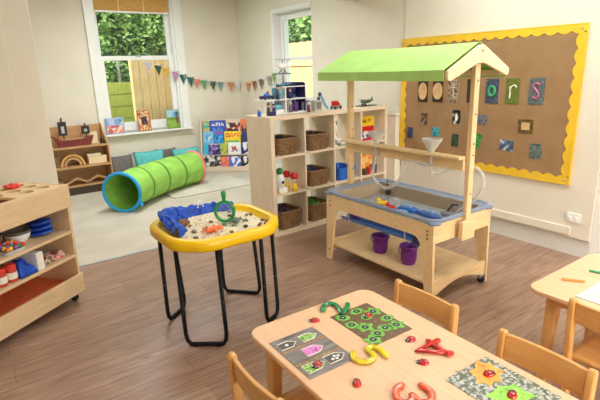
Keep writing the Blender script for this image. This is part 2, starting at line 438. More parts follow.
FENG = wood('green_weathered_fence', (158, 160, 66), (126, 132, 46), (20, 20, 3), 0.8)
FENP = wood('pale_cedar_fence', (232, 196, 144), (208, 166, 112), (20, 20, 2.5), 0.75)
def bush(name, label, blobs, nleaf, leaf, trunk, seed, size=0.07):
    rnd = random.Random(seed)
    t = thing(name, label, 'tree', (blobs[0][0], blobs[0][1], -0.3))
    ox, oy = blobs[0][0], blobs[0][1]
    m = MB()
    for i in range(nleaf):
        bx_, by_, bz_, br_ = rnd.choice(blobs)
        v = Vector((rnd.gauss(0, 1), rnd.gauss(0, 1), rnd.gauss(0, 1))).normalized() * br_ * (0.55 + 0.45*rnd.random())
        c = Vector((bx_-ox, by_-oy, bz_+0.3)) + v
        L = size*(0.7+0.7*rnd.random()); W = L*0.45
        a = Vector((rnd.gauss(0, 1), rnd.gauss(0, 1), rnd.gauss(0, 0.7))).normalized(); n_ = a.orthogonal().normalized()
        n_.rotate(Matrix.Rotation(rnd.random()*6.28, 3, a)); s_ = a.cross(n_)
        vs = [m.bm.verts.new(c + p) for p in (-a*L, -a*L*0.2 + s_*W + n_*W*0.2, a*L*0.35 + s_*W*0.8, a*L, a*L*0.35 - s_*W*0.8, -a*L*0.2 - s_*W + n_*W*0.2)]
        m.bm.faces.new(vs)
    o = m.build('foliage', leaf, t)
    m = MB()
    for (x, y, r) in trunk:
        m.tube([(x-ox, y-oy, 0), (x-ox+0.05, y-oy, 0.9), (x-ox+0.15, y-oy+0.05, 2.2), (x-ox+0.4, y-oy, 3.0)], [r, r*0.9, r*0.7, r*0.4], 8)
    m.build('trunk', BARK, t, smooth=True)
    return t
bush('laurel_tree', 'green leafy laurel tree seen through the back wall window', [(2.3, 9.6, 2.6, 0.8), (3.3, 9.7, 2.9, 0.9), (1.6, 9.8, 2.4, 0.8), (2.9, 9.4, 3.6, 0.8), (1.5, 9.7, 3.5, 0.9), (2.2, 10.2, 3.2, 1.0), (3.9, 10, 3.4, 0.9), (2.0, 9.3, 1.9, 0.5), (2.3, 9.2, 1.55, 0.4), (3.0, 9.6, 2.2, 0.6), (3.7, 9.7, 2.3, 0.7), (1.3, 9.6, 1.8, 0.6)], 40000, LEAF, [(2.6, 9.6, 0.08), (3.4, 9.9, 0.06), (3.1, 9.8, 0.05)], 3, 0.052)
bush('laurel_hedge', 'dark green hedge standing behind the leafy laurel outside the back window', [(2.6, 12.8, 1.6, 1.3), (0.8, 12.9, 1.6, 1.3), (4.6, 12.9, 1.8, 1.4), (3.4, 13.1, 3.4, 1.4), (1.4, 13.1, 3.4, 1.4), (5.3, 13.2, 3.6, 1.3)], 16000, LEAF2, [(2.6, 12.8, 0.09), (4.6, 13.0, 0.09), (0.9, 12.9, 0.09)], 9, 0.11)
bush('garden_tree', 'green leafy tree seen through the narrow right wall window', [(6.9, 8.1, 3.0, 0.8), (6.5, 9.0, 3.2, 0.8), (7.1, 7.4, 3.4, 0.8), (7.4, 9.3, 2.6, 0.8), (6.7, 8.6, 2.5, 0.6), (6.9, 9.4, 2.3, 0.6)], 12000, LEAF, [(7.0, 8.4, 0.09)], 5)
def board_fence(name, label, p0, p1, z0, z1, mat, bw, rails=(0.3, 0.8), flat=False):
    p0 = Vector(p0); p1 = Vector(p1); dv = p1 - p0; L = dv.length; ang = math.atan2(dv.y, dv.x)
    t = thing(name, label, 'fence', (p0.x, p0.y, -0.3), ang)
    n = int(L / bw)
    if flat:
        k = round((z1-z0)/bw)
        for i in range(k): MB().box(0, L, -0.004, 0.014, z0+0.3+i*bw, z0+0.3+(i+1)*bw-0.012, T(0, 0, 0)).build('board', mat, t)
        MB().box(0, L, 0.014, 0.024, z0+0.3, z1+0.27).build('backing', mat, t)
    for i in range(0 if flat else n):
        MB().box(i*bw+0.004, (i+1)*bw-0.004, 0, 0.02, z0+0.3, z1+0.3+0.01*(i % 2)).build('board', mat, t)
    merge_kids(t, ('board', 'backing'), 'board_panel')
    for k in rails: MB().box(0, L, -0.035, 0, z0+0.3+(z1-z0)*k, z0+0.36+(z1-z0)*k).build('rail', mat, t)
    for x in (0.05, L-0.05): MB().box(x-0.05, x+0.05, 0.02, 0.1, 0, z1+0.3).build('post', mat, t)
    return t
board_fence('garden_fence', 'yellow green weathered board fence in the lower left of the back window', (0.8, 8.75), (3.3, 8.75), -0.3, 1.38, FENG, 0.21, (), True)
board_fence('cedar_fence', 'pale new cedar fence filling the lower right of the back window', (2.33, 7.75), (4.4, 7.75), -0.3, 1.74, FENP, 0.13, (0.05,))
board_fence('cedar_fence', 'pale cedar fence seen through the narrow right wall window', (6.0, 9.8), (6.0, 5.5), -0.3, 2.02, FENP, 0.13, (0.2, 0.8))
t = thing('garden_post', 'slim grey garden post beside the pale fence outside the back window', 'post', (2.44, 8.84, -0.3))
MB().box(-0.025, 0.025, -0.025, 0.025, 0, 2.05).build('post', plain('grey_post', (120, 124, 112)), t, 0.01)
MB().prism(rrect(-0.032, 0.032, -0.032, 0.032, 0.006), 2.05, 2.09).build('post_cap', plain('grey_post', (120, 124, 112)), t)

# ------------------------------------------------------------------ pin board on the right wall
XP = XR-0.022
by0, by1, bz0, bz1 = 1.697, 3.435, 0.572, 1.748
bd = thing('notice_board', 'large hessian notice board with scalloped yellow border on the right wall', 'notice board', (XP, 2.56, bz0))
MB().box(-0.018, 0, by0-2.56, by1-2.56, 0, bz1-bz0).build('backing', HESS, bd)
def scallop(u0, u1, horizontal, base, sgn):
    """one strip of border: straight outside, scalloped inside"""
    m = MB(); L = u1-u0; k = max(1, round(L/0.105)); n = k*10
    prev = None
    for i in range(n+1):
        u = u0 + L*i/n; ph = (i % 10)/10.0
        wdt = 0.042 + 0.023*abs(math.sin(PI*ph))
        pr = []
        for (off, x) in ((0, -0.018), (wdt, -0.018), (0, -0.022 - (0 if horizontal else 0.001)), (wdt, -0.022 - (0 if horizontal else 0.001))):
            a = (x, u, base + sgn*off) if horizontal else (x, base + sgn*off, u)
            pr.append(m.bm.verts.new(a))
        if prev:
            for q in ((0, 1), (1, 3), (3, 2), (2, 0)): m.bm.faces.new((prev[q[0]], pr[q[0]], pr[q[1]], prev[q[1]]))
        prev = pr
    return m
H = bz1-bz0
scallop(by0-2.56, by1-2.56, True, H, -1).build('border_top', YEL, bd)
scallop(by0-2.56, by1-2.56, True, 0, 1).build('border_bottom', YEL, bd)
scallop(0.06, H-0.06, False, by0-2.56, 1).build('border_side', YEL, bd)
scallop(0.06, H-0.06, False, by1-2.56, -1).build('border_side', YEL, bd)
m = MB()
for (a, c) in ((by0-2.56-0.006, by0-2.56), (by1-2.56, by1-2.56+0.006)): m.box(-0.024, 0, a, c, -0.006, H+0.006)
for (a, c) in ((-0.006, 0), (H, H+0.006)): m.box(-0.024, 0, by0-2.56, by1-2.56, a, c)
m.build('frame_edge', YEL, bd)
for (y, z) in ((by0-2.56+0.03, H-0.03), (by0-2.56+0.03, 0.03), (by1-2.56-0.03, H-0.03)):
    MB().ball((-0.024, y, z), 0.007).build('pin', STEEL, bd, smooth=True)
XC = XP-0.0185
def card(y, z, wdt, hgt, label, mat, tilt=0.0, name='photo_card', cat='card', group='small photographs pinned on the notice board'):
    t = thing(name, label, cat, (XC, y, z), 0, group)
    t.rotation_euler.x = tilt
    MB().box(-0.004, 0, -wdt/2, wdt/2, -hgt/2, hgt/2).build('card', mat, t)
    return t
G1 = 'large letter cards in a row on the notice board'
def lcard(y, z, label, mat, w_=0.118, h_=0.205): return card(y, z, w_, h_, label, mat, 0, 'letter_card', 'card', G1)
PALED = wood('pale_wood_slice', (226, 190, 140), (202, 156, 100), (12, 12, 12), 0.6)
def letter(t, pts, r, mat, name='letter', closed=False):
    MB().tube(smoothpath([(-0.006, a, c) for a, c in pts], 5, closed), r, 6, closed).build(name, mat, t, smooth=True)
def disc(t, ry, rz, mat, x=-0.004): MB().lathe([(1, 0), (1, 0.004)], seg=24, sx=rz, sy=ry, M=T(x, 0, 0) @ RY(-PI/2)).build('wood_slice', mat, t)
DKB = picture('dark_photo', [(20, 16, 14), (44, 36, 28), (70, 58, 44)], 30)
# in this wall's frame the viewer's left is +y
c = lcard(3.155, 1.251, 'dark letter card with a pale oval slice and orange ring, first of the row', DKB); disc(c, 0.052, 0.082, PALED); letter(c, [(0.02, 0.0), (0, 0.035), (-0.02, 0.0), (0, -0.035)], 0.0045, colour('dull_orange', (206, 140, 90)), closed=True)
c = lcard(2.975, 1.255, 'dark letter card with a round pale slice and twig u shape, second of the row', DKB); disc(c, 0.056, 0.078, PALED); letter(c, [(0.02, 0.035), (0.018, -0.02), (0, -0.035), (-0.018, -0.02), (-0.02, 0.035)], 0.0045, PINE)
c = lcard(2.799, 1.258, 'brown gravel letter card with a white stick t, third of the row', picture('gravel_photo', [(50, 38, 28), (120, 96, 70), (190, 170, 140), (60, 46, 34)], 60)); letter(c, [(0.0, 0.07), (0.0, 0.0), (-0.005, -0.05), (-0.025, -0.06)], 0.006, colour('driftwood', (196, 184, 160))); letter(c, [(0.035, 0.03), (-0.035, 0.035)], 0.005, colour('driftwood', (196, 184, 160)))
c = lcard(2.594, 1.262, 'dark leaf letter card half hidden behind the canopy post', picture('dark_leaf_photo', [(30, 24, 18), (70, 56, 36), (40, 46, 26)], 50)); letter(c, [(-0.03, 0.07), (-0.03, -0.05)], 0.006, BARK); letter(c, [(0.02, -0.02), (-0.025, 0.0), (-0.025, -0.05), (0.01, -0.055)], 0.006, BARK)
c = lcard(2.407, 1.265, 'blue speckled letter card with a bright green ring of leaves', picture('blue_photo', [(30, 36, 52), (74, 88, 112), (44, 52, 76), (130, 140, 160)], 70)); letter(c, [(0.03*math.cos(a*PI/4), 0.04*math.sin(a*PI/4)) for a in range(8)], 0.011, colour('bright_leaf', (60, 160, 100)), closed=True)
c = lcard(2.221, 1.268, 'moss green letter card with a pale twig r', picture('moss_photo', [(60, 80, 24), (110, 128, 50), (90, 100, 40), (140, 140, 80)], 50)); letter(c, [(0.02, -0.06), (0.018, 0.0), (0.022, 0.04)], 0.006, CREAM); letter(c, [(0.018, 0.02), (0, 0.045), (-0.025, 0.045), (-0.032, 0.03)], 0.006, CREAM)
c = lcard(2.019, 1.272, 'grey letter card with a pink flower s, last of the row', picture('grey_leaf_photo', [(40, 50, 46), (110, 120, 120), (70, 84, 80), (150, 160, 160)], 60), 0.124); letter(c, [(-0.025, 0.05), (0.01, 0.06), (0.025, 0.035), (0, 0.005), (-0.02, -0.025), (-0.005, -0.055), (0.025, -0.045)], 0.010, picture('pink_flowers', [(150, 50, 100), (206, 120, 160), (90, 60, 70)], 110))
small = [
 (3.126, 0.981, 0.075, 0.115, 'small brown photo below the first letter card', [(60, 44, 34), (110, 84, 70), (150, 130, 120)], 0.0),
 (2.750, 1.023, 0.085, 0.13, 'small dark photo of a white shape below the stick t card', [(20, 22, 24), (40, 44, 50), (210, 210, 205)], 0.05),
 (2.488, 1.017, 0.105, 0.085, 'small wide grey photo just right of the canopy post', [(60, 66, 70), (120, 124, 128), (84, 80, 76)], 0.0),
 (3.302, 0.836, 0.07, 0.105, 'small navy photo nearest the left border of the notice board', [(24, 30, 50), (60, 80, 120), (30, 34, 40)], 0.0),
 (2.981, 0.869, 0.085, 0.085, 'small teal photo above the right hand funnel', [(20, 90, 110), (80, 180, 190), (30, 60, 60)], 0.0),
 (2.752, 0.809, 0.075, 0.115, 'small dark green photo low on the board left of the canopy post', [(30, 44, 34), (70, 90, 70), (44, 52, 46)], -0.03),
 (2.519, 0.832, 0.08, 0.12, 'small bright green photo low on the board right of the canopy post', [(30, 60, 36), (70, 170, 80), (40, 90, 50)], -0.25),
 (2.081, 0.991, 0.125, 0.11, 'small brown photo of a wooden frame below the twig r card', [(50, 46, 20), (120, 96, 50), (70, 60, 34)], 0.02),
 (2.232, 0.818, 0.125, 0.09, 'small blue grey photo with white streaks, low and left of the lowest photo', [(40, 50, 66), (90, 110, 140), (200, 210, 220)], -0.08),
 (1.977, 0.797, 0.10, 0.125, 'small grey green photo at the lower right of the board, lowest of all', [(50, 66, 66), (110, 130, 120), (76, 84, 80)], 0.08)]
for i, (y, z, w_, h_, lab, cols, tl) in enumerate(small):
    c = card(y, z, w_, h_, lab, picture('small_photo_print_' + 'abcdefghij'[i], cols, 26), -tl)
    if i == 7: MB().box(-0.006, -0.004, -0.035, 0.035, -0.03, 0.03).build('picture_centre', colour('pale_straw', (206, 176, 120)), c)
    if i == 1: MB().ball((-0.004, 0.0, 0.0), 0.03, 0.15, 0.5, 1.2).build('picture_centre', CREAM, c)

# wall socket
s = thing('wall_socket', 'white double wall socket low on the right wall panel', 'socket', (XP, 1.632, 0.313))
MB().prism(rrect(-0.05, 0.05, -0.035, 0.035, 0.008), -0.012, 0, 'x').build('face_plate', WHITE, s)
for y in (-0.025, 0.025): MB().box(-0.018, -0.012, y-0.012, y+0.012, -0.018, 0.01).build('rocker', WHITE, s, 0.002)

# ------------------------------------------------------------------ water rack with canopy
R = thing('water_play_rack', 'birch plywood water play rack with lime green canopy roof', 'play rack', (2.55, 2.295, 0))
x0, x1, y0, y1 = -0.30, 0.30, -0.525, 0.525
def arch(y0, y1, top, leg, low, r, n=6):
    """side board with two tapered legs, outline in (y, z)"""
    p = [(y0-0.01, 0.001), (y0, top), (y1, top), (y1+0.01, 0.001), (y1+0.01-leg*0.55, 0.001)]
    for i in range(n+1):
        a = PI/2*i/n; p.append((y1-leg-r + r*math.cos(a), low-r + r*math.sin(a)))
    for i in range(n+1):
        a = PI/2 + PI/2*i/n; p.append((y0+leg+r + r*math.cos(a), low-r + r*math.sin(a)))
    p.append((y0-0.01+leg*0.55, 0.001))
    return p
# long front and back boards (front board is on the room side)
MB().prism(arch(y0, y1, 0.545, 0.10, 0.445, 0.07), x0, x0+0.02, 'x').build('front_board', BIRCH, R, 0.003)
MB().prism(arch(y0, y1, 0.545, 0.10, 0.445, 0.07), x1-0.02, x1, 'x').build('back_board', BIRCH, R, 0.003)
for yy in (y0, y1-0.02):
    MB().box(x0+0.02, x1-0.02, yy, yy+0.02, 0.42, 0.545).build('end_board', BIRCH, R, 0.003)
    ed = [(x0+0.02, 0.05), (x0+0.02, 0.16), (x1-0.02, 0.16), (x1-0.02, 0.05)]
    for i in range(9):
        a = i/8; ed.append((x1-0.06 - (x1-x0-0.12)*a, 0.06 + 0.055*math.sin(PI*a)))
    MB().prism(ed, yy, yy+0.02, 'y').build('end_rail', BIRCH, R, 0.002)
MB().box(x0+0.021, x1-0.021, y0+0.021, y1-0.021, 0.125, 0.145).build('lower_shelf', BIRCH, R, 0.003)
for yy in (y0+0.012, y1-0.012):
    for xx in (x1-0.045,):
        c = MB().lathe([(0.001, -0.012), (0.024, -0.012), (0.024, 0.012), (0.001, 0.012)], M=T(xx, yy-0.005, 0.025) @ RY(PI/2), seg=16, cap=False).build('castor', RUBBER, R, smooth=False)
        MB().box(xx-0.016, xx+0.016, yy-0.012, yy+0.014, 0.03, 0.06).build('castor_fork', STEEL, c, 0.002)
for (yy, zz) in ((y0+0.045, 0.50), (y0+0.045, 0.475), (y0+0.045, 0.45), (y0+0.03, 0.09), (y1-0.045, 0.5), (y1-0.045, 0.46), (y1-0.03, 0.09)):
    MB().lathe([(0.007, -0.004), (0.005, 0)], M=T(x0, yy, zz) @ RY(PI/2), seg=10).build('bolt', plain('dark_bolt', (90, 74, 56), 0.4), R)
# posts, blocks, roof
for sgn, ye in ((-1, y0), (1, y1)):
    yy = ye+0.036 if sgn > 0 else ye-0.032
    MB().box(-0.022, 0.026, yy, yy+0.032, 0.405, 1.50).build('post', BIRCHV, R, 0.004)
    yb = ye+0.003 if sgn > 0 else yy-0.03
    MB().prism(rrect(-0.095, 0.035, 0.412, 0.535, 0.012), yb, yb+0.03, 'y').build('post_block', BIRCH, R, 0.003)
    for zz in (0.47, 0.70, 0.95, 1.02, 1.2, 1.4):
        bo = MB().lathe([(0.006, -0.004), (0.004, 0)], M=T(0.002, (yy if sgn < 0 else yy), zz) @ RX(-PI/2), seg=8).build('bolt', plain('dark_bolt', (90, 74, 56), 0.4), R)
    gy = yy-0.02 if sgn < 0 else yy-0.02
    gp = [(-0.305, 1.415), (-0.305, 1.462), (-0.02, 1.603), (0.02, 1.603), (0.292, 1.466), (0.292, 1.44), (0.278, 1.42), (0.03, 1.50), (-0.03, 1.50), (-0.28, 1.405)]
    MB().prism(gp, gy, gy+0.02, 'y').build('gable', PALE, R, 0.004)
    MB().lathe([(0.006, -0.004), (0.004, 0)], M=T(0, gy, 1.57) @ RX(-PI/2), seg=8).build('bolt', plain('dark_bolt', (90, 74, 56), 0.4), R)
# green canopy: two slopes with a hem along each side
ca0, ca1 = y0-0.03, y1+0.055
m = MB()
prof = [(-0.315, 1.408), (-0.318, 1.468), (-0.165, 1.544), (-0.01, 1.617), (0.01, 1.617), (0.16, 1.544), (0.304, 1.470), (0.302, 1.41)]
n = 16
m.grid(lambda u, v: (prof[round(u*7)][0], ca0 + (ca1-ca0)*v, prof[round(u*7)][1] - 0.004*math.sin(PI*v)*(1 if 0 < round(u*7) < 7 else 0)), 7, n)
m.build('canopy', LIME, R, solid=0.004)
for xx in (-0.303, 0.288): MB().box(xx-0.009, xx+0.01, y0+0.0, y1+0.03, 1.42, 1.455).build('eave_rail', PALE, R)
# funnel rail with rounded brackets
y1r = y1; y1 = y1+0.068
rl = [(y0, 0.925), (y1, 0.925), (y1, 0.74)]
rl += [(y1-0.05, 0.74)]
for i in range(7):
    a = PI/2*i/6; rl.append((y1-0.05-0.05 + 0.05*math.cos(a), 0.80 + 0.05*math.sin(a)))
rl += [(y0, 0.85)]
MB().prism(rl, -0.042, -0.0225, 'x').build('funnel_rail', BIRCH, R, 0.004)
MB().box(-0.09, -0.022, y0, y1, 0.925, 0.942).build('rail_ledge', BIRCH, R, 0.003)
y1 = y1r
MB().box(-0.0435, -0.042, -0.06, -0.03, 0.87, 0.89).build('label', plain('pale_burnt_mark', (214, 180, 130)), R)

# clear water tray
CLR = clear('clear_tray_plastic', (238, 238, 238), 0.15, 0.05)
BLRIM = clear('blue_clear_rim', (202, 214, 234), 0.12, 0.26)
W = thing('water_tray', 'clear plastic water tray with bluish rim in the play rack', 'tray', (2.55, 2.295, 0.44))
m = MB()
ri = rrect(-0.262, 0.262, -0.487, 0.487, 0.06); rb = rrect(-0.235, 0.235, -0.46, 0.46, 0.06)
def loop(m, pts, z): return [m.bm.verts.new((a, b_, z)) for a, b_ in pts]
def bridge(m, A, B):
    for i in range(len(A)): m.bm.faces.new((A[i], A[(i+1) % len(A)], B[(i+1) % len(A)], B[i]))
A = loop(m, rb, 0.0); B = loop(m, ri, 0.12); m.bm.faces.new(A); bridge(m, A, B)
m.build('tub', CLR, W, solid=0.004)
m = MB()
m.tube([(a, b_, 0.128) for a, b_ in rrect(-0.298, 0.298, -0.53, 0.528, 0.07)], 0.014, 8, True)
A = loop(m, ri, 0.118); B = loop(m, rrect(-0.29, 0.29, -0.522, 0.52, 0.07), 0.134); bridge(m, A, B)
m.build('rim', BLRIM, W, smooth=True)
for yy in (-0.515, 0.513):
    for xx in (-0.283, 0.283): MB().lathe([(0.04, 0.106), (0.045, 0.118), (0.04, 0.124)], (xx*0.97, yy*0.985, 0), 14).build('corner_grip', BLRIM, W, smooth=True)
MB().box(0.2575, 0.259, -0.34, -0.26, 0.05, 0.09).build('label', plain('white_sticker', (230, 230, 235)), W)
MB().prism(rrect(-0.232, 0.232, -0.457, 0.457, 0.06), 0.003, 0.03).build('water', clear('water', (226, 232, 236), 0.02, 0.03), W)
# toys floating in the tray
def at(x, y, z): return (2.55+x, 2.295+y, 0.44+z)
t = tag(MB().ball((0, 0, 0.016), 0.034, 1, 1.3, 0.5).ball((0, 0.03, 0.036), 0.017).ball((0.01, -0.034, 0.025), 0.016).build('bath_toy', YELP, smooth=True, loc=at(-0.02, 0.20, 0.03)), 'yellow bath toy floating in the water tray', 'toy')
t = tag(MB().ball((0, 0, 0.016), 0.034, 1, 1.3, 0.55).ball((0, 0.026, 0.036), 0.016).ball((0, -0.034, 0.024), 0.018).build('bath_toy', RED, smooth=True, loc=at(-0.06, 0.07, 0.03)), 'red bath toy floating in the water tray', 'toy')
def boat(loc, rz, label, mat, L=0.16):
    t = thing('toy_boat', label, 'toy boat', loc, rz)
    MB().prism([(-L/2, -0.03), (L/4, -0.035), (L/2, 0), (L/4, 0.035), (-L/2, 0.03)], 0, 0.03).build('hull', mat, t, 0.006)
    MB().box(-0.04, 0.02, -0.018, 0.018, 0.03, 0.05).build('cabin', colour('pale_blue_plastic', (130, 170, 215)), t, 0.004)
boat(at(0.0, -0.06, 0.031), -1.3, 'small blue toy boat beside the red bath toy in the water tray', BLUEP)
boat(at(0.0, -0.26, 0.031), -1.7, 'long blue toy boat nearest the right end of the water tray', colour('mid_blue', (70, 110, 180)), 0.22)
boat(at(-0.13, -0.13, 0.031), -1.5, 'pale green toy boat along the front of the water tray', colour('pale_green', (150, 180, 130)), 0.12)
t = thing('toy_scoop', 'dark handled scoop standing in the right of the water tray', 'scoop', at(0.1, -0.3, 0.031))
MB().ball((0, 0, 0.02), 0.03, 1.3, 1, 0.5).build('bowl', colour('grey_plastic', (120, 120, 130)), t, smooth=True)
MB().tube([(0.02, 0, 0.025), (0.05, -0.02, 0.08), (0.06, -0.06, 0.085)], 0.007).build('handle', DARK, t, smooth=True)
t = thing('bath_pump', 'black rubber plug hanging at the back left corner of the tray', 'plug', at(0.22, 0.36, 0.031))
MB().ball((0, 0, 0.03), 0.026).build('plug', RUBBER, t, smooth=True)
MB().tube(smoothpath([(0, 0, 0.05), (0.01, 0.02, 0.1), (0.03, 0.04, 0.115)], 4), 0.004).build('cord', RUBBER, t)
# funnels and hoses
FUN = clear('clear_funnel_plastic', (244, 245, 242), 0.25, 0.3)
HOSE = clear('clear_hose', (244, 244, 240), 0.3, 0.32)
def funnel(y, label, hose, hl):
    t = thing('funnel', label, 'funnel', (2.55-0.06, y, 0.943))
    m = MB().lathe([(0.012, -0.09), (0.014, 0.0), (0.016, 0.01), (0.059, 0.077), (0.063, 0.088)], seg=24, cap=False)
    m.build('cone', FUN, t, smooth=True, solid=0.003)
    MB().tube([(0.063*math.cos(a*PI/12), 0.063*math.sin(a*PI/12), 0.088) for a in range(24)], 0.004, 6, True).build('rim', FUN, t, smooth=True)
    h = thing('hose', hl, 'hose', (0, 0, 0))
    MB().tube(smoothpath(hose, 8), 0.0115, 10).build('tube', HOSE, h, smooth=True)
funnel(2.515, 'clear funnel at the left end of the rack rail', [(2.49, 2.515, 0.86), (2.48, 2.535, 0.76), (2.475, 2.52, 0.68), (2.47, 2.39, 0.63), (2.47, 2.27, 0.71), (2.48, 2.225, 0.82), (2.487, 2.17, 0.865), (2.49, 2.05, 0.855), (2.49, 2.01, 0.86)], 'clear hose looping down between the two funnels')
funnel(2.005, 'clear funnel near the right post of the rack rail', [(2.49, 2.0, 0.83), (2.50, 1.985, 0.80), (2.56, 1.88, 0.84), (2.61, 1.75, 0.86), (2.63, 1.70, 0.78), (2.63, 1.73, 0.68), (2.62, 1.80, 0.60), (2.60, 1.86, 0.54)], 'clear hose dropping from the right funnel behind the post')
# blue water gutter slung under the tray
t = thing('water_gutter', 'long clear blue gutter tube slung under the front of the water tray', 'gutter', (2.312, 2.29, 0.396))
m = MB()
m.grid(lambda u, v: (0.036*math.cos(PI + PI*v), -0.38+0.76*u, 0.036*math.sin(PI + PI*v) + 0.012*(1-u)), 10, 12)
m.build('channel', clear('blue_clear_plastic', (110, 165, 240), 0.08, 0.45), t, smooth=True, solid=0.004)
MB().lathe([(0.038, -0.02), (0.04, 0), (0.038, 0.03)], M=T(0, -0.35, 0.0) @ RX(PI/2), seg=16).build('end_cap', colour('dark_blue', (24, 40, 90), 0.3), t, smooth=True)
MB().tube([(0, 0.34, 0.005), (0, 0.0, -0.005)], 0.018).build('inner_tube', clear('blue_clear_plastic', (110, 165, 240), 0.08, 0.45), t, smooth=True)
MB().lathe([(0.026, -0.04), (0.028, 0.03), (0.018, 0.05)], M=T(0.0, 0.24, 0.02) @ RX(PI/2), seg=14).build('connector', colour('violet_plastic', (90, 60, 170)), t, smooth=True)
for yy in (-0.28, 0.28): MB().tube([(-0.055, yy, 0.16-0.1), (-0.05, yy, -0.01), (0, yy, -0.045), (0.05, yy, -0.01), (0.055, yy, 0.05)], 0.004).build('hanger', STEEL, t)
# purple buckets
def bucket(x, y, label, rz):
    t = thing('bucket', label, 'bucket', (x, y, 0.1455), rz, 'purple buckets on the rack shelf')
    MB().lathe([(0.044, 0), (0.047, 0.004), (0.062, 0.125), (0.067, 0.126), (0.067, 0.136), (0.06, 0.136), (0.055, 0.03), (0.043, 0.008), (0.001, 0.008)], seg=26, cap=False).build('body', PURP, t, smooth=True)
    MB().lathe([(0.044, 0), (0.001, 0.0)], seg=26, cap=False).build('base', PURP, t)
    MB().tube(smoothpath([(0.068, 0, 0.128), (0.055, -0.045, 0.105), (0, -0.072, 0.09), (-0.055, -0.045, 0.105), (-0.068, 0, 0.128)], 5), 0.004).build('handle', PURP, t, smooth=True)
bucket(2.415, 2.385, 'purple bucket on the rack shelf, the left of the pair', -1.0)
bucket(2.415, 2.105, 'purple bucket on the rack shelf, the right one nearer the tables', -1.9)
#PART2
# ------------------------------------------------------------------ bookcase (room divider)
_before = set(bpy.data.objects)
BX0, BX1, BY0, BY1, BH = 2.182, 3.685, 3.56, 3.95, 1.10
pit_ = (BX1-BX0-0.04)/4; rz_ = [0.04, 0.388, 0.738, BH-0.032]
K = thing('bookcase', 'oak open backed cube bookcase dividing the room', 'bookcase', (BX0, BY0, 0))
bw, bdp = BX1-BX0, BY1-BY0
for xx in (0, bw-0.04): MB().box(xx, xx+0.04, 0, bdp, 0, BH).build('side_panel', OAK, K, 0.002)
MB().box(0.04, bw-0.04, 0, bdp, BH-0.032, BH).build('top_panel', OAKH, K, 0.002)
MB().box(0.04, bw-0.04, 0, bdp, 0.0, 0.04).build('bottom_panel', OAKH, K, 0.002)
for k in (1, 2, 3): MB().box(k*pit_+0.012, k*pit_+0.028, 0.002, bdp-0.002, 0.04, BH-0.032).build('divider', OAK, K)
for z in rz_[1:3]:
    for k in range(4): MB().box(k*pit_+(0.04 if k == 0 else 0.028), (k+1)*pit_+(0.012 if k < 3 else 0.0), 0.002, bdp-0.002, z-0.009, z+0.009).build('shelf', OAKH, K)
def cell(cx, row):
    """centre of a cell and the height of its floor"""
    return BX0 + 0.02 + (cx+0.5)*pit_, (0.0405, rz_[1]+0.0095, rz_[2]+0.0095)[row]
def basket(x, y, z, label, w_=0.25, d_=0.29, h_=0.17):
    t = thing('wicker_basket', label, 'basket', (x, y, z), 0, 'wicker baskets in the bookcase')
    m = MB(); rows = 9
    base = rrect(-w_/2+0.012, w_/2-0.012, -d_/2+0.012, d_/2-0.012, 0.04, 4)
    # even resample round the outline for the weave
    per = [Vector((*p, 0)) for p in base]; L = [0]
    for i in range(len(per)): L.append(L[-1] + (per[(i+1) % len(per)]-per[i]).length)
    N = 44; ring = []
    for k in range(N):
        s_ = L[-1]*k/N; i = max(j for j in range(len(per)) if L[j] <= s_)
        ring.append(per[i].lerp(per[(i+1) % len(per)], (s_-L[i])/max(1e-6, L[i+1]-L[i])))
    for r_ in range(rows):
        zz = 0.012 + r_*(h_-0.02)/rows; fl = 1 + 0.05*r_/rows
        m.tube([(p.x*fl*(1+0.028*(1 if (k+r_) % 2 else -1)), p.y*fl*(1+0.028*(1 if (k+r_) % 2 else -1)), zz) for k, p in enumerate(ring)], 0.0095, 5, True)
    m.build('woven_side', WICK, t, smooth=True)
    MB().prism(base, 0, 0.012).build('base', WICK, t)
    MB().tube([(p.x*1.06, p.y*1.06, h_-0.008) for p in ring], 0.012, 6, True).build('rim', WICK, t, smooth=True)
    return t
def crumple(name, x, y, z, w_, d_, h_, mat, label, cat, seed):
    def f(u, v):
        a = (u-0.5)*w_; c = (v-0.5)*d_
        e = min(1, 4*min(u, 1-u, v, 1-v)*1.6)
        n_ = noise.noise(Vector((a*22+seed, c*22, seed*1.7)))*0.55 + noise.noise(Vector((a*50, c*50+seed, 3)))*0.25
        return (a, c, e*(h_*(0.6+n_)))
    o = MB().grid(f, 22, 22).build(name, mat, None, smooth=True, loc=(x, y, z), solid=0.004)
    return tag(o, label, cat)
bk = [(0, 2, 'in the top left cell', DARK, 'black', 'dark'), (1, 2, 'in the second cell of the top row', DARK, 'black', 'dark2'), (1, 1, 'in the second cell of the middle row', NAVY, 'navy', 'navy'),
      (0, 0, 'in the bottom left cell', colour('plum_cloth', (84, 62, 92), 0.9), 'plum', 'plum'), (1, 0, 'in the second cell of the bottom row', colour('leaf_green_cloth', (86, 140, 60), 0.9), 'green', 'green')]
for i, (cx, row, where, mat, cn, _) in enumerate(bk):
    x, z = cell(cx, row)
    basket(x+0.015, BY0+0.17, z, 'brown wicker basket ' + where + ' of the bookcase', h_=0.15 if row else 0.17)
    crumple('folded_cloth', x+0.015, BY0+0.17, z+0.075+(0.02 if row == 0 else 0), 0.19, 0.23, 0.10 if row == 0 else 0.09, mat, cn + ' cloth heaped in the basket ' + where, 'cloth', i*3.1)
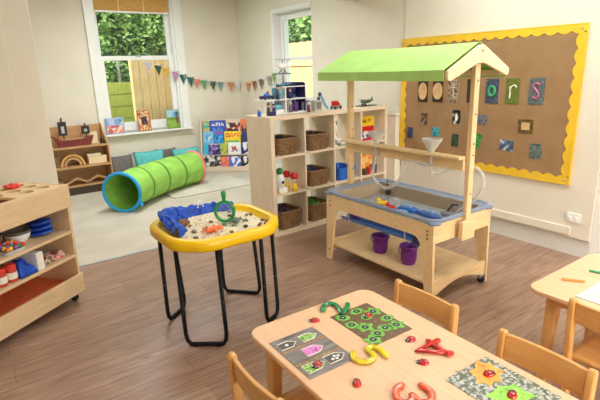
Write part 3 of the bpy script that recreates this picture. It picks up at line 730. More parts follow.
# toy people in the middle left cell
x, z = cell(0, 1)
def block_toy(name, loc, label, parts, cat='toy', rz=0, group=None):
    t = thing(name, label, cat, loc, rz, group)
    for nm, kind, a, mat in parts:
        m = MB()
        if kind == 'b': m.box(*a); m.build(nm, mat, t, 0.003)
        elif kind == 's': m.ball(a[:3], a[3], *(a[4:] if len(a) > 4 else ())); m.build(nm, mat, t, smooth=True)
        elif kind == 'l': m.lathe(a[0], a[1], 14); m.build(nm, mat, t, smooth=True)
        elif kind == 't': m.tube(a[0], a[1], 7); m.build(nm, mat, t, smooth=True)
    return t
WHT = colour('white_plastic', (240, 240, 238), 0.3); GRN2 = colour('mid_green', (60, 130, 80)); CYAN = colour('cyan_plastic', (110, 190, 215), 0.35); PEA = colour('peach_skin', (228, 176, 140))
block_toy('activity_toy', (x-0.06, BY0+0.09, z), 'white and green activity toy in the middle left cell', [('base', 'b', (-0.05, 0.05, -0.05, 0.05, 0, 0.05), WHT), ('body', 'l', ([(0.045, 0.05), (0.05, 0.12), (0.03, 0.17), (0.001, 0.175)], (0, 0, 0)), WHT), ('head', 's', (0, 0, 0.195, 0.035), GRN2), ('knob', 's', (0.0, -0.045, 0.10, 0.016), NAVY)])
for k, (dx, dy, dz, st) in enumerate(((0.06, 0.03, 0, 'standing upright nearest the front'), (0.055, 0.14, 0.0, 'standing upright behind the other one'))):
    block_toy('skittle_toy', (x+dx, BY0+dy, z), 'red and yellow toy figure %s in the middle left cell' % st, [('body', 'l', ([(0.028, 0), (0.03, 0.03), (0.018, 0.07)], (0, 0, 0)), YELP), ('collar', 'l', ([(0.012, 0.07), (0.012, 0.12)], (0, 0, 0)), CREAM), ('hat', 'l', ([(0.034, 0.12), (0.038, 0.135), (0.03, 0.17), (0.001, 0.18)], (0, 0, 0)), RED)], group=None)
# third column: spotted tube, paper tray; blue tub below
x, z = cell(2, 2)
t = thing('spotted_tube', 'white cardboard tube with dark spots standing in the third top cell', 'tube', (x-0.13, BY0+0.06, z))
MB().lathe([(0.022, 0), (0.022, 0.27)], seg=16).build('tube', picture('spotted_paper', [(244, 240, 232), (240, 236, 226), (30, 28, 28), (242, 238, 230)], 55, kind='cell'), t)
MB().lathe([(0.023, 0.27), (0.023, 0.278)], seg=16).build('cap', WHT, t)
block_toy('paper_tray', (x+0.02, BY0+0.15, z), 'grey green paper tray lying in the third top cell', [('tray', 'b', (-0.1, 0.1, -0.13, 0.13, 0, 0.02), colour('grey_green', (150, 164, 150))), ('paper', 'b', (-0.09, 0.09, -0.12, 0.12, 0.02, 0.035), WHT)], 'tray')
x, z = cell(2, 1)
t = thing('storage_tub', 'blue plastic tub in the third cell of the middle row', 'tub', (x, BY0+0.14, z))
m = MB(); A = loop(m, rrect(-0.1, 0.1, -0.11, 0.11, 0.03), 0); B = loop(m, rrect(-0.12, 0.12, -0.13, 0.13, 0.03), 0.12); m.bm.faces.new(A); bridge(m, A, B)
m.build('body', BLUEP, t, solid=0.004); MB().tube([(a, b_, 0.12) for a, b_ in rrect(-0.122, 0.122, -0.132, 0.132, 0.03)], 0.007, 6, True).build('rim', BLUEP, t, smooth=True)
# fourth column: boxes and books
x, z = cell(3, 2)
block_toy('game_box', (x-0.02, BY0+0.12, z), 'yellow and red boxed game leaning in the top right cell', [('lower_half', 'b', (-0.12, 0.12, -0.02, 0.02, 0, 0.15), RED), ('upper_half', 'b', (-0.12, 0.12, -0.02, 0.02, 0.15, 0.25), YELP), ('title_strip', 'b', (-0.09, 0.09, -0.022, -0.02, 0.19, 0.225), picture('dark_print', [(30, 24, 20), (244, 196, 40), (40, 30, 24)], 60, kind='cell')), ('picture_panel', 'b', (-0.06, 0.05, -0.022, -0.02, 0.02, 0.10), picture('box_art', [(60, 90, 160), (230, 220, 200), (200, 60, 50)], 40, kind='cell'))], 'box')
x, z = cell(3, 1)
block_toy('game_box', (x-0.02, BY0+0.13, z), 'orange picture box standing in the right cell of the middle row', [('box', 'b', (-0.12, 0.10, -0.03, 0.03, 0, 0.2), picture('orange_art', [(236, 150, 60), (250, 200, 120), (200, 90, 40)], 25, kind='cell'))], 'box')
for k, (cc, nm) in enumerate((((90, 60, 50), 'brown'), ((200, 60, 50), 'red'), ((60, 80, 110), 'slate'))):
    block_toy('toy_block', (x-0.09+0.07*k, BY0+0.05, z), nm + ' wooden block in front of the orange picture box', [('block', 'b', (-0.025, 0.025, -0.025, 0.025, 0, 0.06+0.015*k), colour(nm+'_block', cc))], 'block')

# ------------------------------------------------------------------ toys on top of the bookcase
def top(x, y=3.70): return (x, y, BH+0.0005)
h = thing('toy_house', 'white and navy toy house with blue rooms on top of the bookcase', 'toy house', (2.22+0.02, 3.66, BH+0.0005))
MB().box(0.10, 0.50, 0, 0.16, 0, 0.012).build('ground_floor', WHT, h)
MB().box(0.0, 0.50, 0, 0.16, 0.125, 0.137).build('upper_floor', WHT, h)
MB().box(0.21, 0.48, 0, 0.16, 0.238, 0.248).build('roof_floor', WHT, h)
for xx, z0, z1 in ((0.10, 0.012, 0.125), (0.24, 0.012, 0.125), (0.295, 0.012, 0.125), (0.24, 0.137, 0.238)):
    MB().box(xx, xx+0.012, 0.0, 0.16, z0, z1).build('white_wall', WHT, h)
NVD = colour('dark_navy', (36, 44, 100)); MIDB = picture('toy_room_print', [(40, 60, 130), (120, 160, 200), (70, 80, 150), (50, 60, 110)], 50, kind='cell')
for z0, z1 in ((0.012, 0.125), (0.137, 0.238), (0.248, 0.266)):
    MB().box(0.468, 0.48, 0, 0.16, z0, z1).build('navy_wall', NVD, h)
    MB().box(0.31, 0.468, 0.14, 0.155, z0, z1).build('back_panel', MIDB if z1 < 0.28 else NVD, h)
    MB().box(0.31, 0.322, 0, 0.16, z0, z1).build('navy_wall', NVD, h)
MB().prism([(0.31, 0.266), (0.48, 0.266), (0.455, 0.28), (0.335, 0.28)], 0, 0.16, 'y').build('roof', NVD, h)
MB().box(0.11, 0.24, 0.145, 0.155, 0.02, 0.12).build('back_panel', picture('sky_blue_print', [(200, 225, 240), (70, 140, 210), (230, 240, 245)], 25), h)
MB().box(0.30, 0.31, -0.004, 0.0, 0.012, 0.115).box(0.34, 0.385, -0.004, 0.001, 0.012, 0.10).build('door', colour('purple_door', (84, 50, 120)), h)
MB().box(0.21, 0.26, 0.02, 0.1, 0.248, 0.262).box(0.16, 0.305, 0.0, 0.14, 0.262, 0.268).build('awning', colour('teal_plastic', (80, 150, 175)), h)
def figure(x, y, z, label, body, hat, hh=0.085):
    return block_toy('toy_figure', (x, y, z), label, [('body', 'l', ([(0.017, 0), (0.018, hh*0.3), (0.013, hh*0.65), (0.006, hh*0.7)], (0, 0, 0)), body), ('head', 's', (0, 0, hh*0.82, 0.0125), PEA), ('hat', 'l', ([(0.014, hh*0.88), (0.012, hh), (0.001, hh*1.05)], (0, 0, 0)), hat)], 'toy figure')
z0 = BH+0.0005
figure(2.185, 3.66, z0, 'small blue toy figure at the far left of the bookcase top', CYAN if False else BLUEP, CREAM, 0.07)
figure(2.245+0.02, 3.63, z0, 'tall dark toy figure second from the left on the bookcase top', colour('dark_grey_toy', (70, 66, 66)), DARK, 0.11)
figure(2.325, 3.63, z0, 'navy toy figure standing in front of the toy house', NVD, NVD, 0.10)
block_toy('toy_bench', (2.29, 3.60, z0), 'small navy toy bench beside the navy figure', [('seat', 'b', (-0.03, 0.03, -0.01, 0.012, 0, 0.022), NVD), ('back', 'b', (-0.03, 0.03, 0.012, 0.017, 0, 0.035), NVD)])
block_toy('toy_bed', (2.42, 3.70, z0+0.012), 'blue and white toy bed on the ground floor of the toy house', [('frame', 'b', (-0.05, 0.05, -0.025, 0.03, 0, 0.03), WHT), ('cover', 's', (0.0, 0.0, 0.05, 0.045, 1, 0.6, 0.55), CYAN), ('rail', 't', ([(-0.055, -0.02, 0.0), (-0.055, -0.02, 0.06), (-0.055, 0.02, 0.06), (-0.055, 0.02, 0)], 0.004), BLUEP)])
block_toy('toy_car', (2.31, 3.71, z0+0.137), 'navy toy car with red top on the left of the upper floor', [('body', 'b', (-0.065, 0.06, -0.03, 0.03, 0.008, 0.035), NVD), ('cab', 's', (0.0, 0, 0.035, 0.03, 1.1, 0.8, 0.9), BLUEP), ('lamp', 's', (0.01, 0, 0.062, 0.013), RED)] + [('wheel', 's', (a, c, 0.012, 0.012), DARK) for a in (-0.04, 0.04) for c in (-0.03, 0.03)], 'toy car')
block_toy('toy_chair', (2.43, 3.70, z0+0.137), 'teal toy armchair on the upper floor of the toy house', [('seat', 'b', (-0.05, 0.04, -0.03, 0.03, 0, 0.045), colour('grey_teal', (110, 150, 160))), ('back', 'b', (-0.05, -0.02, -0.03, 0.03, 0.045, 0.10), colour('teal_plastic', (80, 150, 175))), ('head_rest', 's', (0.01, 0, 0.06, 0.025), CYAN)])
figure(2.395, 3.66, z0+0.137, 'dark toy figure with a tall hat on the upper floor', colour('slate_toy', (50, 70, 90)), colour('slate_toy', (50, 70, 90)), 0.125)
figure(2.525, 3.645, z0+0.137, 'brown and navy toy figure beside the upper floor door', NVD, colour('tan_toy', (180, 130, 110)), 0.085)
figure(2.525, 3.645, z0+0.012, 'pale toy figure on the ground floor by the white wall', colour('mauve_toy', (120, 80, 120)), CREAM, 0.09)
# little helicopter on the roof of the house
block_toy('toy_helicopter', (2.50, 3.71, z0+0.2685), 'white toy helicopter with grey skids standing on the toy house roof', [('post', 't', ([(0, 0, 0), (0, 0, 0.09)], 0.006), colour('grey_toy', (120, 122, 124))), ('skid', 't', ([(-0.07, -0.03, 0.092), (0.07, -0.03, 0.092)], 0.006), colour('grey_toy', (120, 122, 124))), ('skid', 't', ([(-0.07, 0.03, 0.092), (0.07, 0.03, 0.092)], 0.006), colour('grey_toy', (120, 122, 124))), ('strut', 't', ([(-0.03, -0.03, 0.092), (-0.02, 0, 0.125), (-0.03, 0.03, 0.092)], 0.005), colour('grey_toy', (120, 122, 124))), ('strut', 't', ([(0.03, -0.03, 0.092), (0.02, 0, 0.125), (0.03, 0.03, 0.092)], 0.005), colour('grey_toy', (120, 122, 124))), ('body', 's', (0, 0, 0.155, 0.035, 1.4, 0.9, 0.9), WHT), ('tail', 't', ([(-0.04, 0, 0.165), (-0.10, 0, 0.185)], 0.006), WHT), ('mast', 't', ([(0, 0, 0.185), (0, 0, 0.215)], 0.004), colour('grey_toy', (120, 122, 124))), ('rotor', 'b', (-0.09, 0.09, -0.006, 0.006, 0.213, 0.217), colour('grey_toy', (120, 122, 124)))], 'toy helicopter')
figure(2.70+0.055, 3.65, z0+0.0, 'small maroon and white toy figure right of the toy house', colour('maroon_toy', (120, 50, 70)), WHT, 0.09)
block_toy('toy_stall', (2.765, 3.72, z0), 'white and maroon toy stall right of the toy house', [('counter', 'b', (-0.035, 0.05, -0.03, 0.03, 0.09, 0.10), colour('maroon_toy', (120, 50, 70))), ('leg', 'b', (-0.03, -0.02, -0.02, 0.02, 0, 0.09), WHT), ('leg', 'b', (0.03, 0.04, -0.02, 0.02, 0, 0.09), WHT), ('goods', 's', (0, 0, 0.12, 0.022), CREAM)])
block_toy('toy_safe', (2.87, 3.67, z0), 'grey box shaped toy with dark front beside the toy slide', [('case', 'b', (-0.045, 0.045, -0.03, 0.03, 0, 0.10), colour('pale_grey_toy', (186, 186, 180))), ('front', 'b', (-0.03, 0.03, -0.033, -0.03, 0.015, 0.085), colour('mid_grey_toy', (120, 122, 116)))])
block_toy('toy_slide', (2.97, 3.68, z0), 'pale blue toy slide curving down to the bookcase top', [('chute', 't', (smoothpath([(-0.06, 0, 0.14), (-0.03, 0, 0.13), (0.01, 0, 0.06), (0.05, 0, 0.012)], 4), 0.014), colour('pale_blue_plastic', (130, 170, 215))), ('ladder', 'b', (-0.075, -0.06, -0.015, 0.015, 0, 0.13), colour('slate_toy', (50, 70, 90))), ('rider', 's', (-0.05, 0, 0.155, 0.02), colour('slate_toy', (50, 70, 90)))])
block_toy('toy_truck', (3.11, 3.66, z0), 'red and grey toy truck right of the toy slide', [('bed', 'b', (-0.055, 0.06, -0.025, 0.025, 0.015, 0.035), colour('mid_grey_toy', (120, 122, 116))), ('cab', 'b', (-0.04, 0.015, -0.025, 0.025, 0.035, 0.08), RED), ('load', 's', (0.04, 0, 0.045, 0.014), colour('maroon_toy', (120, 50, 70)))] + [('wheel', 's', (a, c, 0.014, 0.014), DARK) for a in (-0.035, 0.04) for c in (-0.025, 0.025)], 'toy truck')
block_toy('toy_aeroplane', (3.53, 3.72, z0), 'dark green toy aeroplane near the right end of the bookcase top', [('stand', 'b', (-0.12, 0.11, -0.05, 0.05, 0, 0.008), colour('charcoal', (70, 70, 66))), ('body', 't', ([(-0.08, 0, 0.05), (-0.03, 0, 0.045), (0.05, 0, 0.05), (0.09, 0, 0.06)], [0.012, 0.02, 0.018, 0.006]), colour('olive_green', (70, 100, 80))), ('wing', 'b', (-0.03, 0.02, -0.085, 0.085, 0.058, 0.064), colour('olive_green', (70, 100, 80))), ('tail_fin', 'b', (0.07, 0.09, -0.003, 0.003, 0.06, 0.09), colour('olive_green', (70, 100, 80))), ('wheel', 's', (-0.04, 0.02, 0.018, 0.012), DARK), ('wheel', 's', (-0.04, -0.02, 0.018, 0.012), DARK)], 'toy aeroplane')

# the bookcase and all it carries stand at a slight angle to the room
_P = Vector((3.685, 3.56, 0)); _a = math.radians(2.3)
for o in [o for o in bpy.data.objects if o not in _before and o.parent is None]:
    if o.location.z > BH - 0.01 and o.name != 'toy_aeroplane':
        o.location += Vector((0.012, 0.085, 0)) if o.location.x < 2.62 else Vector((-0.015, 0.06, 0))
    o.location = _P + RZ(_a) @ (Vector(o.location) - _P); o.rotation_euler.z += _a
# ------------------------------------------------------------------ book display rack in the corner
ang = math.atan2(-0.615, 0.79)
BR = thing('book_display_rack', 'pale wooden tiered book display rack across the far corner', 'book rack', (2.90, 6.685, 0.0045), ang)
LW = 0.82
side = [(0.0, 0), (0.0, 0.10), (0.07, 0.46), (0.155, 0.78), (0.19, 0.80), (0.23, 0.78), (0.23, 0)]
for xx in (0.0, LW-0.02): MB().prism(side, xx, xx+0.02, 'x').build('side_panel', OAK, BR, 0.003)
MB().box(0.02, LW-0.02, 0.0, 0.018, 0.005, 0.075).build('front_board', OAKH, BR, 0.003)
tiers = [(0.022, 0.085), (0.065, 0.265), (0.105, 0.425), (0.145, 0.585)]
for (yy, zz) in tiers:
    MB().box(0.02, LW-0.02, yy, yy+0.05, zz-0.012, zz).build('tier_shelf', OAKH, BR)
MB().prism([(0.20, 0.02), (0.228, 0.02), (0.228, 0.78), (0.218, 0.78)], 0.02, LW-0.02, 'x').build('back_panel', OAKH, BR)
def book(u0, u1, tier, hgt, cover, label, extra=()):
    """a picture book leaning back on one tier"""
    yy, zz = tiers[tier]
    p = Vector((LW*0+ (u0+u1)/2, yy+0.006, zz+0.001)); p = RZ(ang) @ p
    t = thing('picture_book', label, 'book', (2.90+p.x, 6.685+p.y, 0.0045+p.z), ang, 'picture books on the display rack')
    t.rotation_euler = (-0.2, 0, ang)
    w_ = u1-u0
    MB().box(-w_/2, w_/2, 0, 0.008, 0, hgt).build('cover', cover, t, 0.001)
    MB().box(-w_/2+0.004, w_/2-0.002, 0.008, 0.014, 0.003, hgt-0.003).build('pages', CREAM, t)
    for nm, (a, c, e, f), mat in extra:
        MB().box(-w_/2+w_*a, -w_/2+w_*c, -0.0015, 0, hgt*e, hgt*f).build(nm, mat, t)
    return t
C = lambda n_, c: colour('cover_' + n_, c, 0.35)
pr = lambda n_, cs, s=30: picture('print_' + n_, cs, s, kind='cell')
WT = pr('white_words', [(30, 60, 150), (235, 238, 245), (40, 70, 160)], 70)
book(0.04, 0.13, 3, 0.185, pr('stripes', [(240, 150, 50), (80, 180, 170), (220, 200, 60), (180, 80, 50)], 25), 'orange and teal picture book at the left end of the top tier')
book(0.135, 0.38, 3, 0.19, C('royal', (32, 76, 180)), 'royal blue picture book with white words on the top tier', [('title', (0.12, 0.9, 0.55, 0.85), WT), ('picture', (0.15, 0.8, 0.12, 0.42), pr('blue_art', [(90, 150, 220), (40, 90, 190), (210, 225, 240)], 30))])
book(0.39, 0.60, 3, 0.15, pr('red_white', [(220, 215, 205), (60, 40, 40), (190, 50, 45), (60, 90, 60)], 22), 'dark and white picture book with red specks on the top tier', [('title', (0.1, 0.9, 0.1, 0.35), C('charcoal', (50, 46, 46)))])
book(0.61, 0.79, 3, 0.2, C('orange', (226, 120, 70)), 'orange picture book at the right end of the top tier', [('picture', (0.1, 0.9, 0.1, 0.6), pr('orange_black', [(40, 34, 34), (226, 120, 70), (240, 200, 170)], 20))])
book(0.03, 0.19, 2, 0.19, C('sky', (120, 190, 224)), 'pale sky blue picture book at the left of the third tier', [('picture', (0.15, 0.85, 0.2, 0.7), pr('sky_art', [(190, 220, 235), (90, 160, 210), (220, 200, 190)], 25))])
book(0.20, 0.345, 2, 0.19, C('azure', (30, 140, 214)), 'bright azure picture book with a purple top band', [('band', (0.0, 1.0, 0.74, 1.0), C('violet', (130, 90, 180))), ('picture', (0.1, 0.9, 0.15, 0.6), pr('azure_art', [(80, 180, 235), (20, 110, 190), (180, 220, 240)], 22))])
book(0.36, 0.61, 2, 0.185, C('sun', (246, 206, 50)), 'yellow picture book with red words on the third tier', [('title', (0.08, 0.92, 0.5, 0.85), pr('red_words', [(246, 206, 50), (226, 90, 40), (246, 206, 50)], 60)), ('picture', (0.1, 0.9, 0.08, 0.25), C('grass', (110, 180, 80)))])
book(0.63, 0.79, 2, 0.18, C('navy', (40, 50, 110)), 'navy picture book at the right end of the third tier')
book(0.03, 0.12, 1, 0.18, C('cyan', (70, 184, 224)), 'narrow cyan picture book at the left of the second tier')
book(0.10, 0.285, 1, 0.155, pr('purple_dark', [(80, 60, 130), (150, 120, 190), (30, 34, 60), (220, 220, 230)], 26), 'purple and white patterned picture book on the second tier').location.y -= 0.02
book(0.29, 0.40, 1, 0.17, C('lime', (170, 196, 70)), 'lime green picture book in the middle of the second tier', [('picture', (0.1, 0.9, 0.1, 0.5), pr('lime_art', [(210, 200, 90), (120, 160, 60), (240, 230, 190)], 25))])
book(0.41, 0.61, 1, 0.18, C('white', (236, 236, 232)), 'white picture book with a small drawing on the second tier', [('picture', (0.25, 0.75, 0.2, 0.65), pr('white_art', [(236, 236, 232), (200, 80, 70), (120, 150, 190), (236, 236, 232)], 30))])
book(0.62, 0.79, 1, 0.18, pr('navy_red', [(30, 50, 120), (230, 230, 235), (200, 50, 50)], 18), 'navy and red picture book at the right of the second tier')
book(0.03, 0.29, 0, 0.17, pr('zebra', [(60, 58, 56), (220, 218, 212), (110, 108, 104), (40, 40, 42)], 22), 'black and white animal picture book on the bottom tier')
book(0.30, 0.42, 0, 0.15, pr('pink_orange', [(236, 96, 140), (240, 140, 60), (250, 190, 200)], 22), 'pink and orange picture book on the bottom tier')
book(0.43, 0.60, 0, 0.15, pr('blue_white', [(80, 110, 200), (236, 236, 245), (190, 200, 230)], 22), 'blue and white picture book on the bottom tier')
book(0.61, 0.79, 0, 0.15, pr('mono', [(40, 40, 44), (230, 228, 222), (150, 60, 60)], 22), 'black and cream picture book at the right of the bottom tier')

# ------------------------------------------------------------------ books on the window sill
def sill_book(x, w_, h_, cover, label, extra):
    t = thing('picture_book', label, 'book', (x, YB-0.078, 0.701), 0, 'picture books on the window sill'); t.rotation_euler = (-0.11, 0, 0)
    MB().box(-w_/2, w_/2, 0, 0.006, 0, h_).build('cover', cover, t, 0.001)
    MB().box(-w_/2+0.004, w_/2-0.003, 0.006, 0.014, 0.003, h_-0.003).build('pages', CREAM, t)
    for nm, (a, c, e, f), mat in extra: MB().box(-w_/2+w_*a, -w_/2+w_*c, -0.0015, 0, h_*e, h_*f).build(nm, mat, t)
sill_book(1.755, 0.25, 0.225, C('lilac', (150, 170, 214)), 'wide lilac and pink picture book at the left of the sill', [('sky', (0.02, 0.98, 0.55, 0.95), pr('lilac_sky', [(120, 160, 200), (180, 190, 225), (70, 130, 120)], 14)), ('picture', (0.05, 0.95, 0.06, 0.52), pr('pink_art', [(226, 140, 120), (190, 90, 100), (240, 210, 190), (150, 150, 200)], 20))])
sill_book(2.165, 0.185, 0.295, C('brick', (176, 100, 62)), 'brown framed picture book with a blue bird in the middle of the sill', [('frame_pattern', (0.06, 0.94, 0.04, 0.96), pr('gold_frame', [(196, 120, 70), (236, 200, 150), (150, 70, 46)], 45)), ('picture', (0.27, 0.73, 0.3, 0.7), C('navyblue', (24, 40, 110)))])
sill_book(2.60, 0.195, 0.275, C('meadow', (110, 150, 60)), 'green picture book of a hill and house at the right of the sill', [('sky', (0.02, 0.98, 0.6, 0.98), pr('blue_sky', [(120, 170, 210), (160, 200, 220), (60, 120, 110)], 12)), ('hill', (0.02, 0.7, 0.05, 0.45), C('leaf', (140, 176, 70))), ('house', (0.68, 0.9, 0.3, 0.9), C('bark', (120, 90, 60)))])

# ------------------------------------------------------------------ bunting
bt = thing('bunting', 'string of small patterned triangular flags from window to window', 'bunting', (2.3, YB-0.04, 1.66))
key = [(2.25, 6.885, 1.67), (2.57, 6.885, 1.575), (2.93, 6.885, 1.43), (3.29, 6.885, 1.355), (3.60, 6.885, 1.328), (3.745, 6.84, 1.325), (3.75, 6.58, 1.325), (3.75, 6.13, 1.385), (3.75, 5.70, 1.485)]
kp = smoothpath(key, 10)
MB().tube([p - Vector(bt.location) for p in kp], 0.003, 5).build('string', CREAM, bt)
def along(x):
    best = min(kp, key=lambda p: abs(p.x-x)); return best
FL = [(2.315, (206, 196, 214)), (2.45, (40, 84, 60)), (2.575, (226, 184, 40)), (2.71, (206, 150, 196)), (2.83, (24, 96, 84)), (2.915, (50, 110, 120)), (3.03, (220, 140, 120)), (3.15, (110, 170, 110)), (3.29, (60, 100, 60)), (3.42, (140, 170, 170)), (3.61, (232, 148, 92)), (3.70, (240, 236, 240))]
FR = [(6.61, (234, 140, 90)), (6.42, (180, 110, 60)), (6.21, (90, 96, 100)), (6.0, (170, 168, 164)), (5.82, (110, 160, 70))]
AL = [(236, 230, 220), (60, 50, 60), (200, 120, 130), (70, 120, 130)]
def flag(p, tx, ty, i, c):
    c2 = AL[i % 4]
    mm = picture('bunting_print_' + 'abcdefghijklmnopqrst'[i], [c, [v*0.75 for v in c], c, c2], 38)
    hw, hl = 0.06, 0.15
    lp = p - Vector(bt.location); m = MB()
    vs = []
    for (a, z) in ((-hw, 0), (hw, 0), (0.01*((i % 3)-1), -hl)):
        for o in (-0.001, 0.001): vs.append(m.bm.verts.new((lp.x + tx*a - ty*o, lp.y + ty*a + tx*o, lp.z + z - (0.012 if False else 0))))
    a0, a1, b0, b1, c0, c1 = vs
    for f in ((a0, b0, c0), (a1, c1, b1), (a0, a1, b1, b0), (b0, b1, c1, c0), (c0, c1, a1, a0)): m.bm.faces.new(f)
    m.build('flag', mm, bt)
for i, (x, c) in enumerate(FL): flag(along(x), 1, 0, i, c)
for i, (y, c) in enumerate(FR):
    p = min(kp[50:], key=lambda q: abs(q.y-y)); flag(p, 0, -1, i+12, c)

# ------------------------------------------------------------------ corner shelf with wooden toys
S = thing('low_shelf_unit', 'low pine shelf unit with sloped sides in the back left corner', 'shelf unit', (0.62, 6.55, 0.0045))
SW = 0.95
sp = [(0.0, 0), (0.0, 0.45), (0.03, 0.62), (0.12, 0.70), (0.20, 0.76), (0.27, 0.86), (0.33, 0.87), (0.335, 0)]
for xx in (0, SW-0.02): MB().prism(sp, xx, xx+0.02, 'x').build('side_panel', PINE, S, 0.003)
for z in (0.10, 0.345, 0.60): MB().box(0.02, SW-0.02, 0.0, 0.315, z, z+0.022).build('shelf', PINE, S, 0.002)
MB().box(0.02, SW-0.02, 0.315, 0.333, 0.02, 0.86).build('back_panel', PINE, S)
MB().box(0.02, SW-0.02, 0.01, 0.03, 0.0, 0.10).build('plinth', colour('dark_plinth', (70, 54, 40)), S)
HULL = wood('dark_red_hull', (140, 46, 38), (104, 30, 28), (3, 20, 20), 0.5)
sh = thing('toy_pirate_ship', 'red brown toy pirate ship with black sails on the top shelf', 'toy ship', (1.19, 6.68, 0.6275))
MB().prism([(-0.24, 0.10), (-0.20, 0.0), (0.17, 0.0), (0.22, 0.115), (0.15, 0.10), (0.05, 0.085), (-0.1, 0.085)], -0.055, 0.055, 'y').build('hull', HULL, sh, 0.004)
m = MB()
for k in range(9): m.box(-0.2+k*0.045, -0.19+k*0.045, -0.058, -0.055, 0.03, 0.075)
m.build('hull_pattern', colour('dark_brown', (70, 26, 22)), sh)
MB().box(-0.22, 0.2, -0.05, 0.05, 0.085, 0.094).build('deck', PINE, sh)
for xx, hh in ((-0.13, 0.28), (0.14, 0.19)):
    ma = MB().tube([(xx, 0, 0.09), (xx, 0, 0.09+hh)], 0.008).build('mast', DARK, sh)
    MB().box(xx-0.055, xx+0.045, -0.012, -0.008, 0.14, 0.09+hh*0.8).build('sail', DARK, ma)
    MB().box(xx-0.02, xx+0.015, -0.016, -0.012, 0.17, 0.09+hh*0.6).build('sail_emblem', colour('pale_grey_toy', (186, 186, 180)), ma)
    MB().tube([(xx-0.08, 0, 0.1), (xx-0.005, 0, 0.08+hh)], 0.004).build('rigging', HULL, ma)
MB().tube([(-0.2, 0, 0.1), (-0.33, 0, 0.16)], 0.008).build('bowsprit', HULL, sh)
block_toy('wooden_ramp', (1.43, 6.72, 0.6275), 'pale wooden ramp block right of the pirate ship', [('block', 'b', (-0.05, 0.05, -0.04, 0.04, 0, 0.012), PALE), ('panel', 'b', (-0.05, 0.05, 0.03, 0.045, 0.012, 0.15), PALE)], 'block')
for k, xx in enumerate((1.49, 1.52)): block_toy('toy_pirate', (xx, 6.64-0.02*k, 0.6275), 'tiny black toy figure on the top shelf, the %s of two by the right side' % ('left' if k == 0 else 'right'), [('body', 'l', ([(0.014, 0), (0.014, 0.03), (0.008, 0.05)], (0, 0, 0)), DARK), ('head', 's', (0, 0, 0.06, 0.011), DARK)], 'toy figure')
# second shelf: nested arches and a box
for k, r_ in enumerate((0.15, 0.11)):
    arc = [(r_*math.cos(PI*i/14), r_*math.sin(PI*i/14)*1.05) for i in range(15)]
    out = arc + [((r_-0.03)*math.cos(PI*(14-i)/14), (r_-0.03)*math.sin(PI*(14-i)/14)*1.05) for i in range(15)]
    tag(MB().prism(out, -0.04, 0.04, 'y').build('wooden_arch', PINE if k else CHAIRW, None, 0.003, loc=(1.11, 6.66, 0.3725)), ('larger outer' if k == 0 else 'smaller inner') + ' wooden arch block on the middle pine shelf', 'block')
bxx = thing('wooden_box', 'pale wooden box with open side on the middle pine shelf', 'box', (1.42, 6.67, 0.3725))
MB().box(-0.12, 0.11, -0.05, 0.06, 0, 0.10).build('body', PALE, bxx, 0.003); MB().box(-0.125, 0.04, -0.055, 0.065, 0.10, 0.135).build('lid', PALE, bxx, 0.003)
for k, xx in ((1, 0.93),): block_toy('toy_block', (xx, 6.66, 0.3725), 'dark wooden block at the left of the middle pine shelf', [('block', 'b', (-0.03, 0.03, -0.03, 0.03, 0, 0.1+0.05*k), WICK)], 'block')
# bottom shelf: wooden roof pieces
for k, xx in enumerate((1.12, 1.38)):
    tag(MB().prism([(-0.15, 0.0), (0.0, 0.075), (0.15, 0.0), (0.15, 0.022), (0.0, 0.10), (-0.15, 0.022)], -0.05, 0.05, 'y').build('wooden_roof_piece', PINE, None, 0.002, loc=(xx, 6.63, 0.1275)), 'wooden roof shaped piece on the bottom pine shelf, %s' % ('the left one' if k == 0 else 'the right one'), 'block')
block_toy('toy_block', (0.9, 6.68, 0.1275), 'brown wooden block on the bottom pine shelf', [('block', 'b', (-0.06, 0.06, -0.05, 0.05, 0, 0.08), WICK)], 'block')

# ------------------------------------------------------------------ rug, cushions, tunnel
tag(MB().prism(rrect(1.98, 3.1, 5.47, 6.15, 0.03), 0.005, 0.018).build('rug', RUG, None, 0.004), 'cream rug lying on the carpet beside the green tunnel', 'rug')
def cushion(x, y, sx, sz, mat, label, tilt, rz=0.0):
    t = thing('cushion', label, 'cushion', (x, y, 0.006), rz, 'cushions along the back wall')
    def sd(s_):
        def f(u, v):
            a, c = 2*u-1, 2*v-1
            e = max(0, (1-a**4)*(1-c**4))**0.6
            pinch = 1 - 0.08*(1-abs(a)**2)*abs(c)**4
            px = a*sx/2*(1-0.07*(1-c*c)*abs(a)**3); pz = sz/2 + c*sz/2*(1-0.07*(1-a*a)*abs(c)**3)
            return (px, s_*0.062*e + 0.006*noise.noise(Vector((a*3+x*9, c*3, s_)))*e, pz)
        return f
    m = MB(); m.grid(sd(1), 14, 14); m.grid(sd(-1), 14, 14)
    bmesh.ops.remove_doubles(m.bm, verts=m.bm.verts[:], dist=0.0005)
    bmesh.ops.transform(m.bm, matrix=RX(-tilt), verts=m.bm.verts[:])
    m.build('cover', mat, t, smooth=True)
    m = MB().tube([RX(-tilt) @ Vector(p) for p in ((-sx/2, 0, 0.002), (sx/2, 0, 0.002))], 0.006); m.build('seam', mat, t)
cushion(1.74, 6.68, 0.33, 0.42, GREYF, 'charcoal grey cushion beside the pine shelf unit', 0.25)
cushion(2.13, 6.62, 0.44, 0.45, TEAL, 'teal cushion between the two grey cushions', 0.28)
cushion(2.42, 6.79, 0.32, 0.42, GREYF, 'grey cushion half hidden between the teal cushions', 0.15)
cushion(2.675, 6.60, 0.42, 0.43, TEAL, 'teal cushion behind the far end of the tunnel', 0.28)

